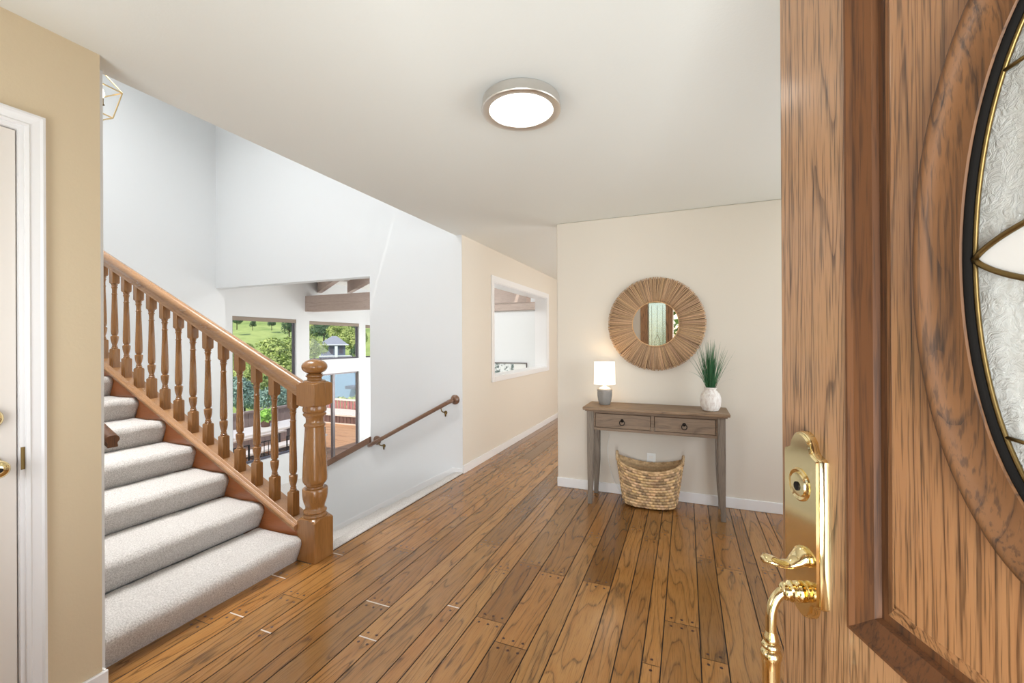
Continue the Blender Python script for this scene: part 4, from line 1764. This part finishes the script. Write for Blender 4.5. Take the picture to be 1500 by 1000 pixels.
# grip: leaves the plate, turns down into a bar
gr = MB()
gr.smooth = True
gz = 0.919
gp = [(hc, -0.012, gz), (hc, -0.026, gz + .002), (hc, -0.038, gz + .001), (hc, -0.050, gz - .007), (hc, -0.058, gz - .020), (hc, -0.062, gz - .036), (hc, -0.063, gz - .058), (hc, -0.063, gz - .08)]
gr.tube(smooth_path(gp, 5), 0.0085, 14)
gr.lathe([(0.012, -0.014), (0.017, -0.018), (0.0165, -0.022), (0.0125, -0.025), (0.0165, -0.028), (0.0165, -0.032), (0.0115, -0.036), (0.0145, -0.039), (0.013, -0.043), (0.0085, -0.047)], (hc, 0, gz), 22, 1)
zb_ = gz - .08
gr.lathe([(0.0085, 0.012), (0.0105, 0.004), (0.0125, -0.002), (0.0105, -0.006), (0.0145, -0.010), (0.0145, -0.015), (0.0115, -0.018), (0.0155, -0.022), (0.0165, -0.028), (0.0150, -0.034), (0.0135, -0.05), (0.0135, -0.20), (0.0155, -0.21), (0.012, -0.22), (0.0085, -0.24)], (hc, -0.063, zb_), 24)
gr.tube(smooth_path([(hc, -0.063, zb_ - .235), (hc, -0.060, zb_ - .27), (hc, -0.05, zb_ - .30), (hc, -0.03, zb_ - .31), (hc, 0.0, zb_ - .31)], 5), 0.0085, 14)
gr.build('grip', M['brass'], hs, smooth_angle=50)
for k in list(hs.keys()):
    if k in ('label', 'category'):
        del hs[k]
MB().box(-0.0015, 0.001, 0.010, 0.034, 0.96, 1.02).build('latch_plate', M['brass'], hs)

# ------------------------------------------------------------------ outside: ground, deck, hill
def grass_mat(name, a, c, sc=0.6):
    t = NT(name, 0.9, 0, 0.1)
    v = t.coords('Object')
    n1 = t.noise(v, sc, 5, 0.65)
    n2 = t.noise(v, sc * 9, 3, 0.7)
    col = t.mix(t.ramp(n1, [(0.38, W3(0)), (0.62, W3(1))]), lin(a), lin(c))
    t.color(t.mix(t.math('MULTIPLY', n2, 0.35), col, lin((96, 122, 70))))
    return t.mat


M['hill'] = grass_mat('hill_grass', (140, 164, 90), (190, 204, 124), 0.10)
M['lawn'] = grass_mat('front_lawn_grass', (84, 128, 48), (120, 160, 70), 0.8)
M['deck'] = oak('sunlit_deck_boards', (150, 92, 56), (204, 150, 104), (220, 172, 128), 'Object', 0, 5, 0.5, 4.0, 0.7, False, 0.2)
M['red_fence'] = plain('red_stained_fence', (168, 74, 60), 0.7, var=0.2)
M['grey_fence'] = plain('weathered_fence', (150, 132, 128), 0.8, var=0.2)
M['bench_top'] = plain('bleached_bench_top', (226, 208, 190), 0.7, var=0.08)
M['brown_board'] = plain('brown_skirt_board', (112, 82, 72), 0.8, var=0.2)
M['bark'] = plain('tree_bark', (84, 74, 60), 0.9, var=0.2)
DZ0 = -1.4


def hill_mesh():
    b = MB()
    b.smooth = True
    nx, ny = 50, 50
    v, f = [], []
    for i in range(nx + 1):
        x = -14 - 130 * (i / nx)
        for j in range(ny + 1):
            y = -40 + 200 * (j / ny)
            d = sqrt(x * x + y * y)
            z = -9 + max(0, d - 30) * 0.17 + 3.0 * mnoise.noise(Vector((x * .025, y * .025, 1))) + 0.5 * mnoise.noise(Vector((x * .12, y * .12, 4)))
            if d > 78: z -= 0.03 * (d - 78)
            v.append((x, y, z))
    for i in range(nx):
        for j in range(ny):
            a = i * (ny + 1) + j
            f.append((a, a + 1, a + ny + 2, a + ny + 1))
    b.add(v, f)
    return b


struct(hill_mesh().build('hill', M['hill']), 'bright green hillside beyond the deck', 'hill')


def hill_z(x, y):
    d = sqrt(x * x + y * y)
    return -9 + max(0, d - 30) * 0.17 + 3.0 * mnoise.noise(Vector((x * .025, y * .025, 1))) - (0.03 * (d - 78) if d > 78 else 0)


# deck of boards
dk = MB()
x = -13.6
while x < XG - .13:
    dk.box(x, min(x + .137, XG - .125), 2.0, 14.5, DZ0 - .04, DZ0)
    x += .142
dk.build('deck', M['deck'], kind='structure', label='sunlit wooden deck outside the sliding door', category='deck')


def railing(name, p0, p1, h, mat, label, gap=0.012, w=0.14, toprail=None):
    p0, p1 = Vector(p0), Vector(p1)
    L = (p1 - p0).length
    ang = math.atan2((p1 - p0).y, (p1 - p0).x)
    r = thing(name, label, 'railing', p0, ang)
    b = MB()
    x = 0
    while x < L - w:
        b.box(x, x + w, -0.012, 0.012, 0.06, h - .05)
        x += w + gap
    b.build('boards', mat, r)
    MB().box(0, L, -0.06, 0.06, h - .05, h).build('top_rail', toprail or mat, r)
    ps = MB()
    for k in range(int(L / 1.8) + 1):
        q = min(L - .05, k * 1.8 + .05)
        MB().box(q - .045, q + .045, 0.014, 0.1, 0, h - .05).build('post', mat, r)
    return r


railing('deck_railing', (-10.42, 3.5, DZ0), (-10.42, 9.5, DZ0), 1.0, M['grey_fence'], 'weathered board railing behind the outdoor dining table')
railing('deck_railing', (-13.4, 12.3, DZ0), (-8.0, 12.3, DZ0), 0.66, M['red_fence'], 'red-stained slatted railing behind the built-in deck bench', 0.05, 0.10, M['bench_top'])
bn = thing('deck_bench', 'built-in bench with pale seat along the red railing', 'bench', (-10.7, 11.85, DZ0))
MB().box(-2.6, 2.6, -.72, .3, .27, .32).build('bench_seat', M['bench_top'], bn)
b = MB()
for k in range(34):
    b.box(-2.6 + k * .153, -2.6 + k * .153 + .13, -.68, -.65, 0.0, .27)
b.build('bench_skirt', M['brown_board'], bn)
MB().box(-2.6, 2.6, -.71, -.66, 0.0, .035).build('bench_foot_rail', M['bench_top'], bn)

# outdoor dining table with a potted plant, benches and a wire chair row
M['outdoor_top'] = plain('pale_outdoor_table', (222, 214, 208), 0.6, var=0.05)
M['grey_metal'] = plain('grey_outdoor_metal', (120, 118, 122), 0.5, 0.3)
ot = thing('outdoor_table', 'long pale outdoor dining table on the deck', 'table', (-9.25, 7.0, DZ0))
MB().box(-.42, .42, -1.3, 1.3, .70, .745).build('table_top', M['outdoor_top'], ot, bevel=0.006)
for sx in (-1, 1):
    for sy in (-1, 1):
        MB().box(sx * .33 - .04, sx * .33 + .04, sy * 1.1 - .04, sy * 1.1 + .04, 0, .70).build('leg', M['grey_metal'], ot)
for (xx, lb) in ((-8.55, 'pale outdoor bench on the house side of the dining table'), (-9.95, 'pale outdoor bench on the railing side of the dining table')):
    ob = thing('outdoor_bench', lb, 'bench', (xx, 7.0, DZ0), 0, 'benches at the outdoor table')
    MB().box(-.17, .17, -1.2, 1.2, .41, .45).build('bench_seat', M['outdoor_top'], ob)
    for sy in (-1, 1):
        MB().box(-.15, .15, sy * 1.0 - .03, sy * 1.0 + .03, 0, .41).build('leg', M['grey_metal'], ob)
for k in range(4):
    oc = thing('wire_chair', 'black wire chair, %s of the row beside the outdoor bench' % ('leftmost', 'second from the left', 'third from the left', 'rightmost')[k], 'chair', (-8.0, 5.5 + .62 * k, DZ0), 0, 'wire chairs on the deck')
    for sx in (-.2, .2):
        for sy in (-.2, .2):
            b = MB().box(sx - .01, sx + .01, sy - .01, sy + .01, 0, .44 if sx < 0 else .78)
            b.build('leg', M['iron'], oc)
    b = MB()
    for q in range(7):
        b.box(-.2, .2, -.2 + q * .064, -.2 + q * .064 + .012, .43, .445)
    b.box(-.21, -.2, -.2, .2, .43, .445).box(.2, .21, -.2, .2, .43, .445)
    b.build('seat', M['iron'], oc)
    b = MB()
    for q in range(5):
        b.box(.19, .2, -.2 + q * .095, -.2 + q * .095 + .01, .46, .78)
    b.box(.19, .205, -.21, .21, .77, .79)
    b.build('backrest', M['iron'], oc)


def leaf_cloud(mb, centre, rad, n, size, rnd, squash=0.85):
    """loose leaf clusters filling lumpy balls"""
    lumps = []
    for k in range(9):
        u = Vector((rnd.gauss(0, 1), rnd.gauss(0, 1), rnd.gauss(0, .8))).normalized()
        lumps.append((centre + Vector((u.x * rad * .6, u.y * rad * .6, u.z * rad * .55 * squash)), rad * rnd.uniform(.32, .55)))
    lumps.append((centre, rad * .55))
    for k in range(n):
        c, r = rnd.choice(lumps)
        u = Vector((rnd.gauss(0, 1), rnd.gauss(0, 1), rnd.gauss(0, 1))).normalized()
        p = c + u * r * rnd.uniform(.75, 1.05)
        nrm = (u + Vector((rnd.uniform(-.7, .7), rnd.uniform(-.7, .7), rnd.uniform(-.2, .8)))).normalized()
        s1 = nrm.orthogonal().normalized()
        s2 = nrm.cross(s1)
        th = rnd.uniform(0, 2 * pi)
        a = (s1 * cos(th) + s2 * sin(th)) * size * rnd.uniform(.6, 1.3)
        d = (-s1 * sin(th) + s2 * cos(th)) * size * rnd.uniform(.4, .8)
        mb.add([p - a, p + d, p + a, p - d], [(0, 1, 2, 3)])


def foliage_mat(name, a, c):
    t = NT(name, 0.7, 0, 0.2)
    v = t.coords('Object')
    n1 = t.noise(v, 1.3, 4, 0.7)
    t.color(t.mix(t.ramp(n1, [(0.35, W3(0)), (0.65, W3(1))]), lin(a), lin(c)))
    return t.mat


FOL = [foliage_mat('yellow_green_leaves', (138, 160, 84), (200, 210, 128)), foliage_mat('dark_green_leaves', (66, 94, 72), (104, 132, 92)), foliage_mat('blue_green_leaves', (104, 138, 128), (158, 182, 164))]
pp_ = thing('potted_plant', 'leafy green plant in a small pot on the outdoor table', 'potted plant', (-9.35, 7.25, DZ0 + .745))
b = MB()
b.smooth = True
b.lathe([(0.09, 0), (0.12, 0.16), (0.125, 0.17), (0.11, 0.17)], n=20)
b.build('pot', M['brown_board'], pp_)
b = MB()
leaf_cloud(b, Vector((0, 0, 0.27)), 0.21, 260, 0.05, random.Random(4))
b.build('leaves', foliage_mat('bright_leaves', (110, 180, 60), (190, 226, 120)), pp_)


def make_tree(kind, seed, h, rad, n, size):
    r = thing('tree', None, 'tree')
    rnd = random.Random(seed)
    b = MB()
    b.smooth = True
    b.tube([(0, 0, -1), (0.05, 0.05, h * .3), (0.1, -0.1, h * .62)], [h * .035, h * .026, h * .012], 8)
    for k in range(5):
        a = rnd.uniform(0, 2 * pi)
        b.tube([(0.05, 0.05, h * (.28 + .05 * k)), (rad * .5 * cos(a), rad * .5 * sin(a), h * (.5 + .06 * k))], [h * .014, h * .005], 6)
    b.build('trunk', M['bark'], r)
    b = MB()
    leaf_cloud(b, Vector((0, 0, h * .62)), rad, n, size, rnd)
    b.build('crown', FOL[kind], r)
    return r


def ray_px(x, y):
    return (fw + rt * ((x - 750) / 626) + dn * ((y - 500) / 626))


protos = {}
# (picture column, picture row of the crown centre, distance, kind, crown radius, label)
TREES = [
    (356, 556, 27, 0, 36, 'yellow-green tree low on the hillside behind the left end of the weathered railing'),
    (392, 520, 52, 0, 38, 'broad yellow-green tree in the middle of the tall picture window'),
    (418, 546, 42, 0, 36, 'sunlit yellow-green tree right of the middle of the picture window'),
    (436, 512, 60, 0, 28, 'yellow-green tree at the right edge of the tall picture window'),
    (356, 578, 24, 2, 30, 'blue-green tree below the yellow tree behind the weathered railing'),
    (392, 574, 30, 2, 32, 'blue-green bushy tree standing behind the potted plant'),
    (420, 574, 19, 2, 30, 'blue-green tree behind the right end of the weathered railing'),
    (424, 476, 84, 1, 13, 'dark green tree on the hill at the top right of the picture window'),
    (398, 472, 96, 1, 6, 'dark green tree on the crest of the hill'),
    (350, 520, 40, 0, 26, 'yellow-green tree at the left edge of the picture window above the railing'),
    (378, 545, 33, 0, 26, 'pale yellow-green tree standing just left of the broad one'),
    (347, 467, 90, 1, 8, 'dark green tree near the top of the hill at the left edge of the window'),
    (370, 474, 80, 1, 5, 'small lone tree on the bright hill slope'),
    (460, 505, 40, 0, 19, 'yellow-green tree left of the grey hillside house'),
    (474, 478, 68, 1, 18, 'dark tree rising behind the grey hillside house'),
    (496, 480, 60, 0, 19, 'yellow-green tree above the roof of the grey hillside house'),
    (515, 492, 57, 0, 20, 'yellow-green tree right of the grey hillside house'),
    (522, 512, 42, 1, 10, 'dark tree at the right edge of the upper window'),
    (456, 480, 78, 0, 18, 'yellow-green tree on the slope left of the dark tree behind the house'),
    (518, 474, 84, 1, 17, 'dark green tree on the skyline at the right of the upper window'),
]
for i, (px, py, dist, kind, rad, lb) in enumerate(TREES):
    c = Vector((0, 0, CAM_H)) + ray_px(px, py) * dist
    key = kind
    if key not in protos:
        protos[key] = make_tree(kind, 40 + kind, 5.0, 2.4, 5200, 0.13)
        o = protos[key]
    else:
        o = copy_tree(protos[key])
    s = rad * dist / 626 / 2.1
    o.scale = (s, s, s)
    o.location = (c.x, c.y, c.z - 5.0 * .62 * s)
    o.rotation_euler = (0, 0, i * 1.3)
    tag(o, lb, 'tree', 'trees on the hillside')

# grey house on the hillside
M['house'] = plain('blue_grey_siding', (96, 106, 122), 0.8)
M['roof'] = plain('grey_shingle_roof', (150, 154, 164), 0.8, var=0.08)
M['white_trim'] = plain('white_exterior_trim', (230, 232, 236), 0.6)
hc_ = Vector((0, 0, CAM_H)) + ray_px(489, 512) * 48
hs_ang = math.atan2(fw.y, fw.x) - pi / 2 + radians(22)
hh = thing('house', 'grey house with a hip roof and white trimmed deck on the hillside', 'house', (hc_.x, hc_.y, hc_.z - 1.2), hs_ang)
MB().box(-1.35, 1.2, 0, 2.5, -1.0, 1.75).build('walls', M['house'], hh)
b = MB()
b.add([(-1.7, -.35, 1.75), (1.55, -.35, 1.75), (1.55, 2.8, 1.75), (-1.7, 2.8, 1.75), (-.2, 1.2, 2.75), (.3, 1.2, 2.75)], [(0, 1, 5, 4), (1, 2, 5), (2, 3, 4, 5), (3, 0, 4), (3, 2, 1, 0)])
b.build('roof', M['roof'], hh)
MB().box(-1.7, 1.55, -.37, -.33, 1.70, 1.80).build('fascia', M['white_trim'], hh)
for xx in (-.95, -.25, .75):
    w_ = MB().box(xx - .2, xx + .2, -.03, .01, .75, 1.6).build('window', M['lead'], hh)
MB().box(-1.5, 1.9, -.9, -.0, .45, .55).build('deck_floor', M['white_trim'], hh)
MB().box(-1.5, 1.9, -.88, -.1, -1.0, .45).build('deck_skirt', M['house'], hh)
b = MB()
b.box(.1, .4, -.95, -.89, -.4, 1.6)
b.build('chimney_ladder', M['white_trim'], hh)
b = MB()
b.smooth = True
b.tube([(1.85, -.95, .5), (1.8, -1.0, .2), (1.2, -1.05, -.2), (.4, -1.1, -.45), (0, -1.1, -.6)], 0.05, 6)
b.build('stair_rail', M['white_trim'], hh)

# pale blue neighbour building in the shade, with hedge
nb_ = thing('building', 'pale blue shaded building behind the deck bench', 'building', (-15.5, 17.0, -4))
MB().box(-4, 4, 0, 3, 0, 3.95).build('walls', plain('pale_blue_wall', (136, 166, 190), 0.8), nb_)
MB().box(-.2, 1.0, -.5, 0, 3.05, 3.2).build('awning', M['house'], nb_)
MB().box(1.15, 1.4, -.15, 0, 2.9, 3.2).build('wall_lamp', M['house'], nb_)
hg = thing('hedge', 'green hedge along the far side of the red railing', 'hedge', (-12.3, 13.4, -2.4))
b = MB()
for k in range(7):
    leaf_cloud(b, Vector((-2.4 + .8 * k, 0, 1.25)), .5, 300, .08, random.Random(60 + k))
b.build('leaves', FOL[0], hg)

fh = thing('hedge', 'green garden hedge outside the entrance, reflected in the round mirror', 'hedge', (-0.6, -6.5, -0.15))
b = MB()
for k in range(7):
    leaf_cloud(b, Vector((0.62 + 1.1 * k, 0, 1.5)), 1.6, 1500, .12, random.Random(80 + k))
b.build('leaves', FOL[0], fh)
# front garden and porch behind the camera (seen only in reflections)
struct(MB().box(-20, 12, -20, -1.6, -0.25, -0.15).build('lawn', M['lawn']), 'green front lawn outside the entrance', 'lawn')
struct(MB().box(-3, 3, -1.6, -0.12, -0.2, -0.02).build('porch_floor', plain('porch_concrete', (150, 146, 140), 0.8, var=0.1)), 'concrete porch outside the front door', 'porch')
struct(MB().box(-3, 3, -1.9, -0.12, 2.3, 2.44).build('porch_roof', plain('porch_soffit', (96, 82, 70), 0.8)), 'brown porch roof outside the front door', 'roof')
